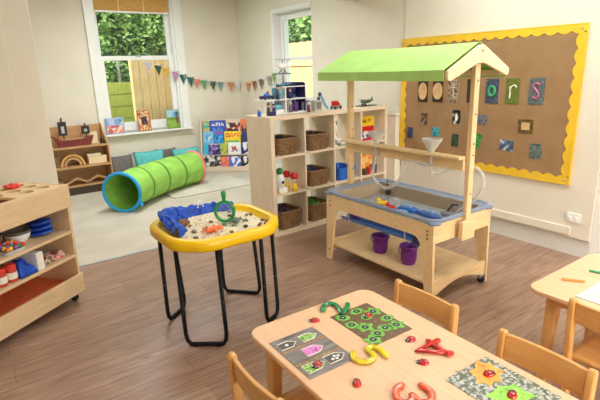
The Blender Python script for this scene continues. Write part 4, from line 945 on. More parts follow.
tu = thing('play_tunnel', 'green fabric pop up play tunnel with blue and pink hoop ends', 'tunnel', (1.335, 5.32, 0.0185))
RT = 0.214; nh = 5
b0, b1, b2 = Vector((0, 0, 0)), Vector((0.50, 0.52, 0)), Vector((1.19, 0.77, 0))
def axis(u):
    p = (1-u)**2*b0 + 2*u*(1-u)*b1 + u*u*b2; d = (2*(1-u)*(b1-b0) + 2*u*(b2-b1)).normalized()
    return p, Vector((-d.y, d.x, 0))
def tring(u, rr, a):
    p, n_ = axis(u); return Vector((p.x + n_.x*rr*math.cos(a), p.y + n_.y*rr*math.cos(a), RT + rr*math.sin(a)))
def tf(u, v):
    k = u*(nh-1); fr = k-int(k) if k < nh-1 else 0
    a = 2*PI*v
    rr = RT - 0.007*math.sin(PI*fr)*(1+0.5*math.cos(a*3+u*9)) + 0.004*math.sin(a*11+u*34)*math.sin(PI*fr)
    return tring(u, rr, a)
MB().grid(tf, 56, 56).build('fabric', TUNG, tu, smooth=True, solid=0.004)
for k in range(nh):
    u = k/(nh-1); m = MB()
    if k in (0, nh-1):
        m.tube([tring(u, RT+0.003, 2*PI*i/44) for i in range(44)], 0.019, 8, True); m.build('end_hoop', TUNB if k == 0 else TUNP, tu, smooth=True)
    else:
        m.grid(lambda p, q: tring(u + (p-0.5)*0.022, RT+0.003, 2*PI*q), 2, 44).build('hoop_band', TUNGD, tu, smooth=True, solid=0.003)
MB().box(0.14, 0.17, -0.17, -0.155, 0.06, 0.12).build('tie_strap', TUNB, tu, 0.003)

# ------------------------------------------------------------------ tuff tray on its stand
TX, TY, TZ = 1.178, 2.59, 0.54
ty = thing('sand_tray_table', 'yellow octagonal play tray on a black tubular steel stand', 'sand tray', (TX, TY, 0))
hx, hy, ct = 0.36, 0.335, 0.145
def octo(hx, hy, c, r=0.07):
    base = [(hx, -hy+c), (hx, hy-c), (hx-c, hy), (-hx+c, hy), (-hx, hy-c), (-hx, -hy+c), (-hx+c, -hy), (hx-c, -hy)]
    out = []
    n = len(base)
    for i in range(n):
        p = Vector(base[i]); a = Vector(base[i-1]); b_ = Vector(base[(i+1) % n])
        pa = p + (a-p).normalized()*r; pb = p + (b_-p).normalized()*r
        for k in range(5):
            t_ = k/4; out.append(tuple((1-t_)**2*pa + 2*t_*(1-t_)*p + t_*t_*pb))
    return out
m = MB()
def oz(d, z): return loop(m, octo(hx-d, hy-d, ct-d*0.3), TZ+z)
prof = [(0.05, 0.0), (0.008, 0.008), (0.0, 0.02), (0.0, 0.06), (0.012, 0.074), (0.035, 0.076), (0.048, 0.066), (0.056, 0.02)]
ls = [oz(*p) for p in prof]
for A, B in zip(ls, ls[1:]): bridge(m, A, B)
m.bm.faces.new(ls[0]); m.bm.faces.new(ls[-1])
m.build('tray', YTRAY, ty, smooth=True, bevel=0.0)
legs_ = (((0.828, 2.325), (1.012, 2.185), (0.853, 2.43), (1.045, 2.30)), ((0.842, 2.65), (1.0, 2.765), (0.852, 2.68), (0.985, 2.83)),
         ((1.305, 2.80), (1.485, 2.605), (1.315, 2.84), (1.495, 2.70)), ((1.31, 2.24), (1.43, 2.30), (1.32, 2.28), (1.465, 2.39)))
for fa, fb, ta, tb_ in legs_:
    V = lambda q: Vector((q[0]-TX, q[1]-TY, 0))
    a, b_, at_, bt_ = V(fa), V(fb), V(ta), V(tb_); dd = (b_-a).normalized()
    la, lb_ = (at_-a), (bt_-b_)
    p = [at_ + Vector((0, 0, TZ-0.002)), a + la*0.12 + Vector((0, 0, 0.07)), a + la*0.06 + Vector((0, 0, 0.035)) + dd*0.006, a + dd*0.022 + Vector((0, 0, 0.014)), a + dd*0.05 + Vector((0, 0, 0.0125)), b_ - dd*0.05 + Vector((0, 0, 0.0125)), b_ - dd*0.022 + Vector((0, 0, 0.014)), b_ + lb_*0.06 + Vector((0, 0, 0.035)) - dd*0.006, b_ + lb_*0.12 + Vector((0, 0, 0.07)), bt_ + Vector((0, 0, TZ-0.002))]
    lg = MB().tube(p, 0.0125, 8).build('leg_frame', BLACK, ty, smooth=True)
    for q, s_, ll in ((a, 1, la), (b_, -1, lb_)):
        MB().lathe([(0.014, 0.0), (0.014, 0.012)], (q.x+dd.x*0.05*s_, q.y+dd.y*0.05*s_, 0.0), 10).build('foot_pad', RUBBER, lg)
        MB().ball((q.x+ll.x*0.46, q.y+ll.y*0.46, 0.25), 0.0129, 1, 1, 0.35, 8).build('spring_button', STEEL, lg)
# sand, cloth and finds (one heap of sand)
SAND = picture('pale_sand_and_shavings', [(120, 100, 72), (206, 190, 152), (236, 226, 196), (190, 170, 128), (244, 236, 212)], 48, 0.9)
def sandz(x, y):
    e = max(abs(x)/(hx-0.06), abs(y)/(hy-0.06)); e = max(e, (abs(x)+abs(y))/(hx+hy-ct-0.10))
    return 0.058 - 0.03*max(0, e-0.75)/0.25*0.9 + 0.016*noise.noise(Vector((x*9, y*9, 2))) + 0.014*noise.noise(Vector((x*34, y*34, 5)))
m = MB(); pts = octo(hx-0.057, hy-0.057, ct-0.02)
rings = []
for k in range(1, 23):
    s_ = k/22; rings.append([m.bm.verts.new((px*s_, py*s_, TZ + sandz(px*s_, py*s_))) for px, py in pts])
for A, B in zip(rings, rings[1:]): bridge(m, A, B)
m.bm.faces.new(rings[0])
sd_ = m.build('sand', SAND, None, smooth=True, loc=(TX, TY, 0)); tag(sd_, 'pale sand and shavings filling the yellow tray', 'sand', None, 'stuff')
def zs(x, y): return TZ + sandz(x-TX, y-TY)
# blue cloth draped along the left and back of the tray
path = [(-0.275, -0.11), (-0.285, 0.02), (-0.265, 0.15), (-0.18, 0.245), (-0.02, 0.26), (0.12, 0.255), (0.235, 0.20)]
pp = smoothpath([(a, c, 0) for a, c in path], 8); NP = len(pp)-1
def cl(u, v):
    i = u*NP; k = min(int(i), NP-1); p = pp[k].lerp(pp[k+1], i-k)
    d = (pp[k+1]-pp[k]).normalized(); n_ = Vector((d.y, -d.x, 0))
    wd_ = 0.15*(0.85+0.3*math.sin(u*13+1))*(1 - 0.5*max(0, u-0.5)*2)*min(1, 0.25+u*5)
    q = p + n_*(v*wd_ - 0.03)
    rise = 0.05*math.exp(-((u-0.38)/0.28)**2)
    fold = 0.022*noise.noise(Vector((u*16, v*4, 1))) + 0.014*noise.noise(Vector((u*38, v*9, 4))) + 0.006*noise.noise(Vector((u*80, v*20, 7)))
    hgt = 0.088 + rise*(1-0.7*v) + 0.03*math.sin(PI*min(1, v*1.1)) + fold - 0.045*v*v - 0.02*u
    return (q.x + 0.012*noise.noise(Vector((u*20, v*5, 9))), q.y + 0.012*noise.noise(Vector((u*20, v*5, 12))), TZ + hgt)
c = MB().grid(cl, 110, 30).build('play_cloth', BLUEC, None, smooth=True, loc=(TX, TY, 0), solid=0.003)
tag(c, 'royal blue cloth rumpled along the back of the sand tray', 'cloth')
t = thing('cloth_clip', 'small white peg clipped on the blue cloth', 'peg', (1.175, 2.79, TZ+0.125))
for s_ in (-1, 1): MB().tube([(0, 0, 0.035), (0.014*s_, 0.0, 0.015), (0.02*s_, -0.01, -0.012)], 0.004).build('jaw', WHT, t, smooth=True)
# green ring handled magnifier stuck upright
t = thing('hoop_magnifier', 'green plastic hoop magnifier standing upright in the sand', 'magnifier', (1.225, 2.535, TZ+0.082), -0.55)
MB().tube([(0.056*math.cos(2*PI*i/28), 0, 0.05+0.062*math.sin(2*PI*i/28)) for i in range(28)], 0.010, 8, True).build('ring', GREEN, t, smooth=True)
MB().lathe([(0.009, 0.0), (0.013, 0.03), (0.016, 0.055), (0.010, 0.068), (0.001, 0.07)], (0, 0, 0.112), 12).build('handle', GREEN, t, smooth=True)
MB().lathe([(0.05, -0.002), (0.05, 0.002)], M=T(0, 0, 0.05) @ RX(PI/2), seg=26).build('lens', clear('clear_lens', (244, 248, 246), 0.05, 0.03, 1.25), t)
# orange leaf/claw toy
t = thing('sand_toy', 'orange toy sea creature lying in the front of the sand', 'toy', (1.085, 2.42, zs(1.085, 2.42)+0.004), 0.3)
MB().ball((0, 0, 0.012), 0.036, 1.3, 0.8, 0.45).build('body', ORANGE, t, smooth=True)
for k in range(7):
    a = 2*PI*k/7; MB().tube([(0.03*math.cos(a), 0.02*math.sin(a), 0.012), (0.055*math.cos(a), 0.036*math.sin(a), 0.018), (0.075*math.cos(a), 0.05*math.sin(a), 0.004)], [0.009, 0.008, 0.004], 6).build('leg', ORANGE, t, smooth=True)
PB = [colour('brown_pebble', (130, 92, 56), 0.7), colour('grey_pebble', (110, 110, 104), 0.7), colour('dark_pebble', (66, 50, 40), 0.7), colour('green_pebble', (104, 128, 96), 0.7)]
rnd = random.Random(11)
spots = [(1.46, 2.42), (1.43, 2.39), (1.49, 2.44), (1.40, 2.41), (1.44, 2.45), (1.375, 2.38), (1.33, 2.47), (1.27, 2.56), (1.20, 2.50), (1.24, 2.45), (1.02, 2.60), (0.99, 2.47), (1.30, 2.62), (1.40, 2.58), (1.45, 2.62), (1.07, 2.50), (1.14, 2.56), (0.97, 2.40), (1.35, 2.72), (1.28, 2.38), (1.18, 2.37), (1.04, 2.68)]
base_p = None
names = ['brown', 'grey', 'dark', 'green grey']
for i, (x, y) in enumerate(spots):
    ci = 0 if i < 5 else rnd.choice([0, 1, 2, 3, 1])
    s_ = rnd.uniform(0.010, 0.017)
    o = MB().ball((0, 0, 0), s_, 1.2, 0.9, 0.7, 10).build('pebble', PB[ci], None, smooth=True, loc=(x, y, zs(x, y)+s_*0.6), rz=rnd.random()*3)
    tag(o, 'small %s pebble among the loose finds on the sand' % names[ci], 'pebble', '%s pebbles on the sand' % names[ci])
o = MB().ball((0, 0, 0), 0.034, 1.1, 0.8, 0.7, 12).build('fir_cone', colour('cone_brown', (120, 86, 54), 0.8), None, smooth=True, loc=(1.0, 2.66, zs(1.0, 2.66)+0.02)); tag(o, 'brown fir cone beside the blue cloth in the sand', 'fir cone')
t = thing('sand_toy', 'dark grey green toy creature on the sand right of the magnifier', 'toy', (1.275, 2.50, zs(1.275, 2.50)+0.003))
MB().ball((0, 0, 0.014), 0.026, 1.3, 0.9, 0.6).build('body', colour('grey_green_toy', (90, 110, 100)), t, smooth=True)
for k in range(6):
    a = 2*PI*k/6+0.3; MB().tube([(0.02*math.cos(a), 0.02*math.sin(a), 0.014), (0.045*math.cos(a), 0.04*math.sin(a), 0.018), (0.055*math.cos(a), 0.05*math.sin(a), 0.002)], 0.004, 5).build('leg', colour('grey_green_toy', (90, 110, 100)), t)

#PART3
# ------------------------------------------------------------------ mobile cabinet at the left
CA = math.radians(36.6)
CL, CD, CH = 1.15, 0.42, 0.82
cx0 = Vector((0.498, 3.35, 0)); ce = Vector((math.cos(CA), math.sin(CA), 0)); cn = Vector((-math.sin(CA), math.cos(CA), 0))
cab = thing('mobile_storage_unit', 'maple mobile storage unit with open shelves and a recessed top', 'cabinet', tuple(cx0 - ce*CL), CA)
for xx in (0, CL-0.02): MB().box(xx, xx+0.02, 0.002, CD, 0.065, CH-0.001).build('side_panel', CABW, cab, 0.003)
MB().box(0.02, CL-0.02, CD-0.015, CD, 0.065, CH-0.02).build('back_panel', CABW, cab)
MB().box(0, CL, -0.018, 0.002, 0.065, 0.195).build('front_rail', CABW, cab, 0.003)
MB().box(0, CL, -0.018, 0.002, CH-0.15, CH).build('top_rail', CABW, cab, 0.003)
SH = (0.36, 0.50)
SZ = [0.335, 0.505]
for z in SZ: MB().box(0.02, CL-0.02, 0.004, CD-0.015, z-0.02, z).build('shelf', CABW, cab, 0.002)
MB().box(0.02, CL-0.02, 0.004, CD-0.015, 0.10, 0.12).build('base_shelf', CABW, cab)
MB().box(0.022, CL-0.022, 0.006, CD-0.017, 0.1205, 0.126).build('shelf_liner', plain('terracotta_liner', (242, 120, 70), 0.7, 0.06, 20), cab)
# top with round holes and a rectangular recess
m = MB()
tz0, tz1 = CH-0.02, CH-0.004
holes = [(CL-0.09-0.125*k, 0.105+0.105*r_) for k in range(6) for r_ in range(3) if not (k > 1 and r_ == 0)]
tb = MB().box(0.02, CL-0.02, 0.003, CD-0.001, tz0, tz1).build('top_panel', wood('maple_top', (240, 210, 164), (228, 192, 142), (3, 22, 22), 0.45), cab)
cut = MB()
for (hx_, hy_) in holes: cut.lathe([(0.042, tz0-0.03), (0.042, tz1+0.03)], (hx_, hy_, 0), 24)
cut.box(0.06, 0.80, 0.03, 0.165, tz0-0.03, tz1+0.03)
co_ = cut.build('cutter', CABW)
md = tb.modifiers.new('holes', 'BOOLEAN'); md.object = co_; md.operation = 'DIFFERENCE'; md.solver = 'EXACT'
tb.matrix_world = tb.matrix_world
dg = None
tb.parent = None; bpy.context.view_layer.update(); dg = bpy.context.evaluated_depsgraph_get()
me2 = bpy.data.meshes.new_from_object(tb.evaluated_get(dg)); tb.modifiers.clear(); tb.data = me2
bpy.data.objects.remove(co_, do_unlink=True); tb.parent = cab
MB().box(0.03, CL-0.03, 0.02, CD-0.02, CH-0.10, CH-0.09).build('recess_floor', plain('warm_recess', (206, 134, 84), 0.6), cab)
for xx in (0.05, CL-0.05):
    for yy in (0.04, CD-0.05):
        c = MB().lathe([(0.001, -0.011), (0.027, -0.011), (0.027, 0.011), (0.001, 0.011)], M=T(xx, yy, 0.0275) @ RY(PI/2), seg=16, cap=False).build('castor', RUBBER, cab)
        MB().box(xx-0.016, xx+0.016, yy-0.014, yy+0.014, 0.04, 0.065).build('castor_fork', STEEL, c, 0.002)
def cl_(u, d, z):
    """u back from the right end, d behind the front"""
    p = cx0 - ce*u + cn*d; return (p.x, p.y, z)
t = thing('red_flower_toy', 'red plastic flower toy on the cabinet top', 'toy', cl_(0.15, 0.29, CH-0.003), CA)
for k in range(6):
    a = PI/3*k; MB().ball((0.032*math.cos(a), 0.032*math.sin(a), 0.012), 0.02, 1, 1, 0.6, 10).build('petal', colour('coral_red', (226, 60, 50), 0.35), t, smooth=True)
MB().ball((0, 0, 0.018), 0.02, 1, 1, 0.7, 12).build('centre', colour('coral_red', (226, 60, 50), 0.35), t, smooth=True)
# shelf contents
for k in range(3):
    t = thing('blue_bag', 'shiny blue folded bag, %s of the pile of three on the upper shelf' % ('bottom', 'middle', 'topmost')[k], 'bag', cl_(0.125, 0.15, SZ[1]+0.001+0.034*k), CA+0.1*k)
    MB().ball((0, 0, 0.017), 0.085, 1.0, 0.85, 0.22, 18).build('bag', plain('blue_plastic_bag', (24, 62, 170), 0.2, 0.2, 14, 0.3), t, smooth=True)
    MB().tube(smoothpath([(-0.04, -0.06, 0.02), (0, -0.078, 0.024), (0.04, -0.06, 0.02)], 4), 0.006).build('handle', BLUEP, t, smooth=True)
def bowl(loc, r, h, mat, label, rimm=None):
    t = thing('bowl', label, 'bowl', loc)
    MB().lathe([(r*0.6, 0), (r*0.85, h*0.4), (r, h), (r*0.96, h), (r*0.8, h*0.45), (r*0.55, h*0.12), (0.001, h*0.1)], seg=26, cap=False).build('body', mat, t, smooth=True)
    MB().lathe([(r*0.6, 0), (0.001, 0)], seg=26, cap=False).build('foot', mat, t)
    MB().tube([(r*0.98*math.cos(a*PI/14), r*0.98*math.sin(a*PI/14), h) for a in range(28)], 0.004, 6, True).build('rim', rimm or mat, t, smooth=True)
GL = clear('clear_bowl', (200, 190, 176), 0.1, 0.35)
bowl(cl_(0.27, 0.18, SZ[1]+0.001), 0.078, 0.06, WHT, 'white bowl with dark rim in the middle of the upper shelf', plain('pewter_rim', (90, 84, 80), 0.4))
bowl(cl_(0.27, 0.18, SZ[1]+0.019), 0.073, 0.05, plain('pewter', (120, 112, 104), 0.4), 'dark pewter bowl nested inside the white bowl')
bowl(cl_(0.44, 0.25, SZ[1]+0.001), 0.10, 0.075, GL, 'clear brownish bowl behind the bead tray on the upper shelf')
t = thing('bead_tray', 'shallow tray heaped with coloured beads on the upper shelf', 'tray', cl_(0.425, 0.075, SZ[1]+0.001), CA)
MB().prism(rrect(-0.07, 0.07, -0.06, 0.06, 0.02), 0, 0.018).build('tray', colour('pale_grey_toy', (186, 186, 180)), t)
BC = [((226, 60, 50), 'red'), ((60, 150, 80), 'green'), ((160, 90, 190), 'purple'), ((244, 190, 60), 'yellow'), ((236, 130, 60), 'orange'), ((236, 130, 170), 'pink')]
rnd = random.Random(4)
for k in range(20):
    c_, nm = BC[k % 6]
    u = 0.375+(k % 5)*0.0245+rnd.uniform(-0.004, 0.004); d = 0.033+(k//5)*0.026+rnd.uniform(-0.004, 0.004)
    o = MB().ball((0, 0, 0), 0.014, 1, 1, 0.9, 10).build('bead', colour(nm+'_bead', c_, 0.3), None, smooth=True, loc=cl_(u, d, SZ[1]+0.033+0.004*(k//5)))
    tag(o, '%s bead in the heap on the upper cabinet shelf' % nm, 'bead', '%s beads on the cabinet shelf' % nm)
# lower shelf
t = thing('white_box', 'white upright folder box in the middle of the lower shelf', 'box', cl_(0.285, 0.09, SZ[0]+0.001), CA)
MB().box(-0.026, 0.026, -0.075, 0.2, 0, 0.115).build('case', WHT, t, 0.003); MB().box(-0.022, 0.022, -0.0765, -0.075, 0.01, 0.106).build('front_card', CREAM, t)
crumple('plastic_bag', *cl_(0.145, 0.14, SZ[0]+0.004), 0.2, 0.2, 0.045, picture('mixed_red_green', [(190, 70, 60), (70, 110, 60), (226, 190, 180), (200, 90, 80), (60, 60, 50)], 24), 'crumpled see through bag of red and green bits on the lower shelf', 'bag', 2.2).rotation_euler.z = CA
crumple('plastic_bag', *cl_(0.375, 0.09, SZ[0]+0.004), 0.12, 0.15, 0.10, BLUEC, 'crumpled blue bag left of the white box on the lower shelf', 'bag', 5.1).rotation_euler.z = CA
for k in range(2):
    t = thing('paint_pot', 'red lidded pot on the lower shelf, %s' % ('right beside the blue bag', 'the one further left')[k], 'pot', cl_(0.465+0.07*k, 0.055, SZ[0]+0.001), CA)
    MB().lathe([(0.03, 0), (0.031, 0.005), (0.031, 0.07), (0.026, 0.078)], seg=18).build('pot', colour('brick_red_pot', (190, 70, 44)), t, smooth=False)
    MB().lathe([(0.032, 0.02), (0.032, 0.06)], seg=18).build('paper_band', CREAM, t)
    MB().lathe([(0.031, 0.078), (0.031, 0.1), (0.026, 0.106)], seg=18).build('lid', colour('coral_red', (226, 60, 50), 0.35), t)

# ------------------------------------------------------------------ tables
def table(loc, rz, w_, l_, top, label, li=0.10):
    """corner at the origin, width along +x, length along -y"""
    t = thing('nursery_table', label, 'table', loc, rz)
    MB().prism(rrect(0, w_, -l_, 0, 0.06, 7), top-0.022, top).build('tabletop', BEECH, t, 0.005)
    m = MB()
    m.box(0.09, w_-0.09, -0.085, -0.07, top-0.075, top-0.0225); m.box(0.09, w_-0.09, -l_+0.07, -l_+0.085, top-0.075, top-0.0225)
    m.box(0.07, 0.085, -l_+0.09, -0.09, top-0.075, top-0.0225); m.box(w_-0.085, w_-0.07, -l_+0.09, -0.09, top-0.075, top-0.0225)
    m.build('apron', BEECHV, t)
    for lx in (li, w_-li):
        for ly in (-0.09, -l_+0.09):
            sx_ = -1 if lx < w_/2 else 1; sy_ = 1 if ly > -l_/2 else -1
            m = MB(); A = loop(m, [(lx+a+sx_*0.012, ly+c+sy_*0.012) for a, c in rrect(-0.02, 0.02, -0.02, 0.02, 0.008)], 0); B = loop(m, [(lx+a, ly+c) for a, c in rrect(-0.028, 0.028, -0.028, 0.028, 0.01)], top-0.0225)
            m.bm.faces.new(A); m.bm.faces.new(B); bridge(m, A, B); m.build('leg', BEECHV, t)
    return t
TT = 0.50
TR = math.radians(-1.6)
table((0.782, 1.508, 0), TR, 0.634, 1.22, TT, 'pale beech nursery table set with number mats and ladybirds', 0.075)
table((1.988, 1.03, 0), 0.0, 0.66, 1.22, TT, 'pale beech nursery table at the right with crayons and paper')

# ------------------------------------------------------------------ chairs (back at x = 0, seat towards +x)
def chair(loc, rz, label):
    t = thing('nursery_chair', label, 'chair', loc, rz, None)
    W2 = 0.152; bh = 0.565; sh_ = 0.29
    for s_ in (-1, 1):
        y0_, y1_ = (s_*W2-0.013, s_*W2+0.013)
        pr_ = [(0.048, 0), (0.09, 0), (0.052, 0.30), (0.033, bh-0.02), (0.028, bh-0.006), (0.018, bh), (0.006, bh-0.004), (0.0, bh-0.018), (0.012, 0.30)]
        MB().prism(pr_, y0_, y1_, 'y').build('back_post', CHAIRV, t, 0.006)
        MB().prism([(0.285, 0), (0.32, 0), (0.325, sh_-0.022), (0.28, sh_-0.022)], y0_, y1_, 'y').build('front_leg', CHAIRV, t, 0.005)
        MB().box(0.045, 0.29, y0_+0.003, y1_-0.003, sh_-0.062, sh_-0.022).build('side_rail', CHAIRV, t, 0.003)
    def sf(u, v):
        x = 0.055+0.285*u; y = (v-0.5)*2*(W2+0.013)
        return (x, y, sh_ - 0.011 - 0.008*math.sin(PI*u)*math.cos((v-0.5)*PI))
    MB().grid(sf, 12, 12).build('seat', CHAIRW, t, smooth=True, solid=0.018)
    m = MB()
    n = 14; rows = []
    for i in range(n+1):
        v = i/n; y = (v-0.5)*2*(W2-0.013); bow = -0.011*math.cos((v-0.5)*PI)
        row = []
        for (dx, z) in ((0.010, 0.455), (0.0, 0.553), (0.016, 0.553), (0.026, 0.455)):
            zz = z
            row.append(m.bm.verts.new((dx+0.008+bow, y, zz)))
        rows.append(row)
    for A, B in zip(rows, rows[1:]):
        for k in range(4): m.bm.faces.new((A[k], A[(k+1) % 4], B[(k+1) % 4], B[k]))
    m.bm.faces.new(rows[0]); m.bm.faces.new(rows[-1][::-1])
    m.build('backrest', CHAIRW, t, 0.004)
    return t
ch = chair((1.512, 1.205, 0), PI, 'beech nursery chair on the rack side of the number table')
dup(ch, (1.492, 0.675, 0), PI, 'beech nursery chair beside the orange leaf mat')
dup(ch, (0.605, 1.165, 0), 0.0, 'beech nursery chair at the left of the number table, seen from behind')
dup(ch, (1.893, 0.635, 0), 0.0, 'beech nursery chair at the right hand table')

# ------------------------------------------------------------------ things on the tables
def mat_thing(name, x0, x1, y0, y1, label, m_, cat='play mat', rz=TR):
    t = thing(name, label, cat, ((x0+x1)/2, (y0+y1)/2, TT+0.0005), rz)
    MB().box(-(x1-x0)/2, (x1-x0)/2, -(y1-y0)/2, (y1-y0)/2, 0, 0.002).build('sheet', m_, t)
    return t
PLK = wood('grey_plank_print', (164, 156, 152), (96, 90, 90), (3, 22, 22), 0.3)
hm = mat_thing('house_mat', 0.80, 1.0, 1.097, 1.365, 'grey plank mat printed with little houses', PLK)
m = MB()
for y in (-0.047, 0.045): m.box(-0.1, 0.1, y-0.004, y+0.004, 0.002, 0.0024)
m.build('orange_strip', picture('rusty_strip', [(206, 150, 60), (150, 120, 90), (226, 176, 80)], 50), hm)
def house(x, y, inner, s=1.0, mark=CREAM):
    w_, l_ = 0.043*s, 0.072*s
    out = [(-l_/2, -w_/2), (l_*0.15, -w_/2), (l_/2, 0), (l_*0.15, w_/2), (-l_/2, w_/2)]
    MB().prism([(x+a, y+c) for a, c in out], 0.002, 0.0026).build('house_print', inner, hm)
    MB().tube([(x+a, y+c, 0.003) for a, c in out], 0.0019, 4, True).build('house_outline', mark, hm)
GP = colour('dark_grey_print', (92, 88, 86)); GRNP = picture('green_leaf_print', [(60, 110, 50), (150, 200, 90), (220, 230, 190)], 90)
PKP = picture('pink_flower_print', [(206, 90, 180), (240, 160, 226), (160, 50, 130)], 80)
def dots(pts, r=0.007, mt=WHT):
    for a, c in pts: MB().lathe([(r, 0.0026), (r, 0.0036)], (a, c, 0), 12).build('dot', mt, hm)
house(-0.05, 0.082, GP); dots([(-0.055, 0.082)])
house(0.045, 0.082, GRNP); dots([(0.035, 0.082), (0.052, 0.08)], 0.006, colour('leaf_dot', (130, 190, 90)))
house(0.01, 0.0, PKP, 1.15)
house(0.045, -0.085, GP, 1.1); dots([(0.03, -0.09), (0.045, -0.078), (0.045, -0.094), (0.058, -0.084)], 0.006)
house(-0.045, -0.085, GRNP, 1.15)
merge_kids(hm, ('house', 'dot', 'orange_strip'), 'house_prints')
SOIL = picture('brown_soil_print', [(84, 62, 44), (124, 98, 74), (98, 74, 54), (150, 126, 100)], 70, 0.3)
lm = mat_thing('leaf_mat', 1.105, 1.306, 1.107, 1.373, 'brown mat printed with ten green leaves and numbers', SOIL)
LG = picture('leaf_print', [(80, 160, 50), (130, 200, 76), (60, 130, 44)], 60); LD = colour('dark_leaf_centre', (36, 74, 44)); LW_ = colour('pale_leaf_ring', (176, 214, 140))
for k, (x, y) in enumerate([(1.221, 1.342), (1.275, 1.300), (1.14, 1.335), (1.134, 1.27), (1.165, 1.225), (1.229, 1.285), (1.285, 1.225), (1.276, 1.165), (1.225, 1.175), (1.172, 1.162), (1.13, 1.14)]):
    lx, ly = x-1.2055, y-1.24
    star = k % 3 == 1
    pts = []
    for i in range(24):
        a = 2*PI*i/24; r_ = (0.034 if star else 0.029)*(1+(0.25*math.cos(5*a) if star else 0.12*math.cos(2*a+k)))
        pts.append((lx+r_*math.cos(a), ly+r_*0.85*math.sin(a)))
    MB().prism(pts, 0.002, 0.0025).build('leaf_print', LG, lm)
    MB().lathe([(0.0172, 0.0025), (0.0172, 0.0028)], (lx, ly, 0), 16).build('leaf_ring', LW_, lm)
    MB().lathe([(0.0155, 0.0028), (0.0155, 0.0031)], (lx, ly, 0), 16).build('leaf_centre', LD, lm)
    MB().box(lx-0.004, lx+0.004, ly-0.0015, ly+0.0015, 0.0031, 0.0034).build('leaf_mark', WHT, lm)
merge_kids(lm, ('leaf_',), 'leaf_prints')
pm = mat_thing('garden_mat', 1.142, 1.356, 0.555, 0.822, 'grey pebble print mat with orange and green leaves', picture('grey_pebble_print', [(110, 112, 106), (170, 172, 162), (84, 96, 70), (196, 198, 188), (140, 148, 126)], 120, 0.3, 'cell'))
def leafshape(pts, mat_, nm, z0=0.002, z1=0.003):
    MB().prism([(a-1.249, c-0.6885) for a, c in pts], z0, z1).build(nm, mat_, pm)
leafshape([(1.239, 0.806), (1.27, 0.80), (1.285, 0.815), (1.311, 0.826), (1.318, 0.80), (1.336, 0.786), (1.325, 0.765), (1.335, 0.732), (1.305, 0.735), (1.275, 0.704), (1.262, 0.722), (1.223, 0.713), (1.23, 0.735), (1.206, 0.745), (1.228, 0.768)], picture('orange_leaf_print', [(240, 150, 40), (250, 180, 70), (226, 120, 30)], 30), 'orange_leaf')
leafshape([(1.175, 0.70), (1.21, 0.692), (1.248, 0.70), (1.27, 0.682), (1.30, 0.675), (1.292, 0.64), (1.30, 0.60), (1.26, 0.61), (1.22, 0.585), (1.20, 0.62), (1.165, 0.63), (1.185, 0.66)], picture('lime_leaf_print', [(130, 214, 60), (170, 236, 90), (110, 190, 50)], 30), 'green_leaf')
m = MB(); rnd = random.Random(8)
for k in range(14):
    x = rnd.uniform(-0.1, 0.1); y = rnd.uniform(-0.125, 0.125); a = rnd.random()*6
    m.tube([(x, y, 0.0022), (x+0.015*math.cos(a), y+0.015*math.sin(a), 0.0026), (x+0.03*math.cos(a+0.5), y+0.03*math.sin(a+0.5), 0.0022)], 0.0012, 4)
m.build('grass_print', colour('grass_stroke', (86, 120, 60)), pm)
# glossy numerals
def numeral(name, strokes, mat_, label, r=0.012):
    c = Vector((sum(p[0] for s_ in strokes for p in s_)/sum(len(s_) for s_ in strokes), sum(p[1] for s_ in strokes for p in s_)/sum(len(s_) for s_ in strokes), TT+0.0005))
    m = MB()
    for s_ in strokes:
        closed = False
        pts = [(a-c.x, b_-c.y, r*0.62) for a, b_ in s_]
        m.tube(smoothpath(pts, 5) if len(pts) > 3 else pts, r, 10, flat=0.62)
        for e in (pts[0], pts[-1]): m.ball(e, r*0.9, 1, 1, 0.6, 10)
    o = m.build(name, mat_, None, smooth=True, loc=c)
    return tag(o, label, 'numeral')
numeral('number_two', [[(1.113, 1.432), (1.138, 1.458), (1.168, 1.464), (1.186, 1.442), (1.176, 1.40), (1.158, 1.36)], [(1.158, 1.36), (1.18, 1.372), (1.212, 1.388), (1.232, 1.408)]], plain('green_glass', (16, 116, 66), 0.12, 0.25, 30, 0, 0.6, 0.5), 'glossy green number 2 beside the leaf mat')
numeral('number_five', [[(1.006, 1.12), (0.984, 1.092), (0.992, 1.06), (1.022, 1.047), (1.05, 1.062), (1.056, 1.084), (1.06, 1.106)], [(1.06, 1.106), (1.085, 1.106), (1.094, 1.073), (1.082, 1.032)]], plain('yellow_glass', (222, 200, 20), 0.12, 0.12, 30, 0, 0.6, 0.5), 'glossy yellow number 5 in the middle of the table')
numeral('number_four', [[(1.306, 0.983), (1.193, 0.986), (1.278, 0.902)], [(1.275, 1.004), (1.262, 0.905)]], plain('red_glass', (190, 24, 22), 0.12, 0.2, 30, 0, 0.6, 0.5), 'glossy red number 4 near the right edge of the table')
numeral('number_three', [[(1.008, 0.888), (0.978, 0.886), (0.949, 0.855), (0.952, 0.824), (0.980, 0.822), (0.996, 0.836)], [(0.996, 0.836), (0.991, 0.799), (1.021, 0.782), (1.054, 0.809), (1.056, 0.851)]], plain('orange_glass', (222, 84, 36), 0.12, 0.15, 30, 0, 0.6, 0.5), 'glossy orange red number 3 at the near edge of the view')
LR = plain('ladybird_red', (206, 28, 26), 0.18, 0.05, 10, 0, 0.6, 0.6)
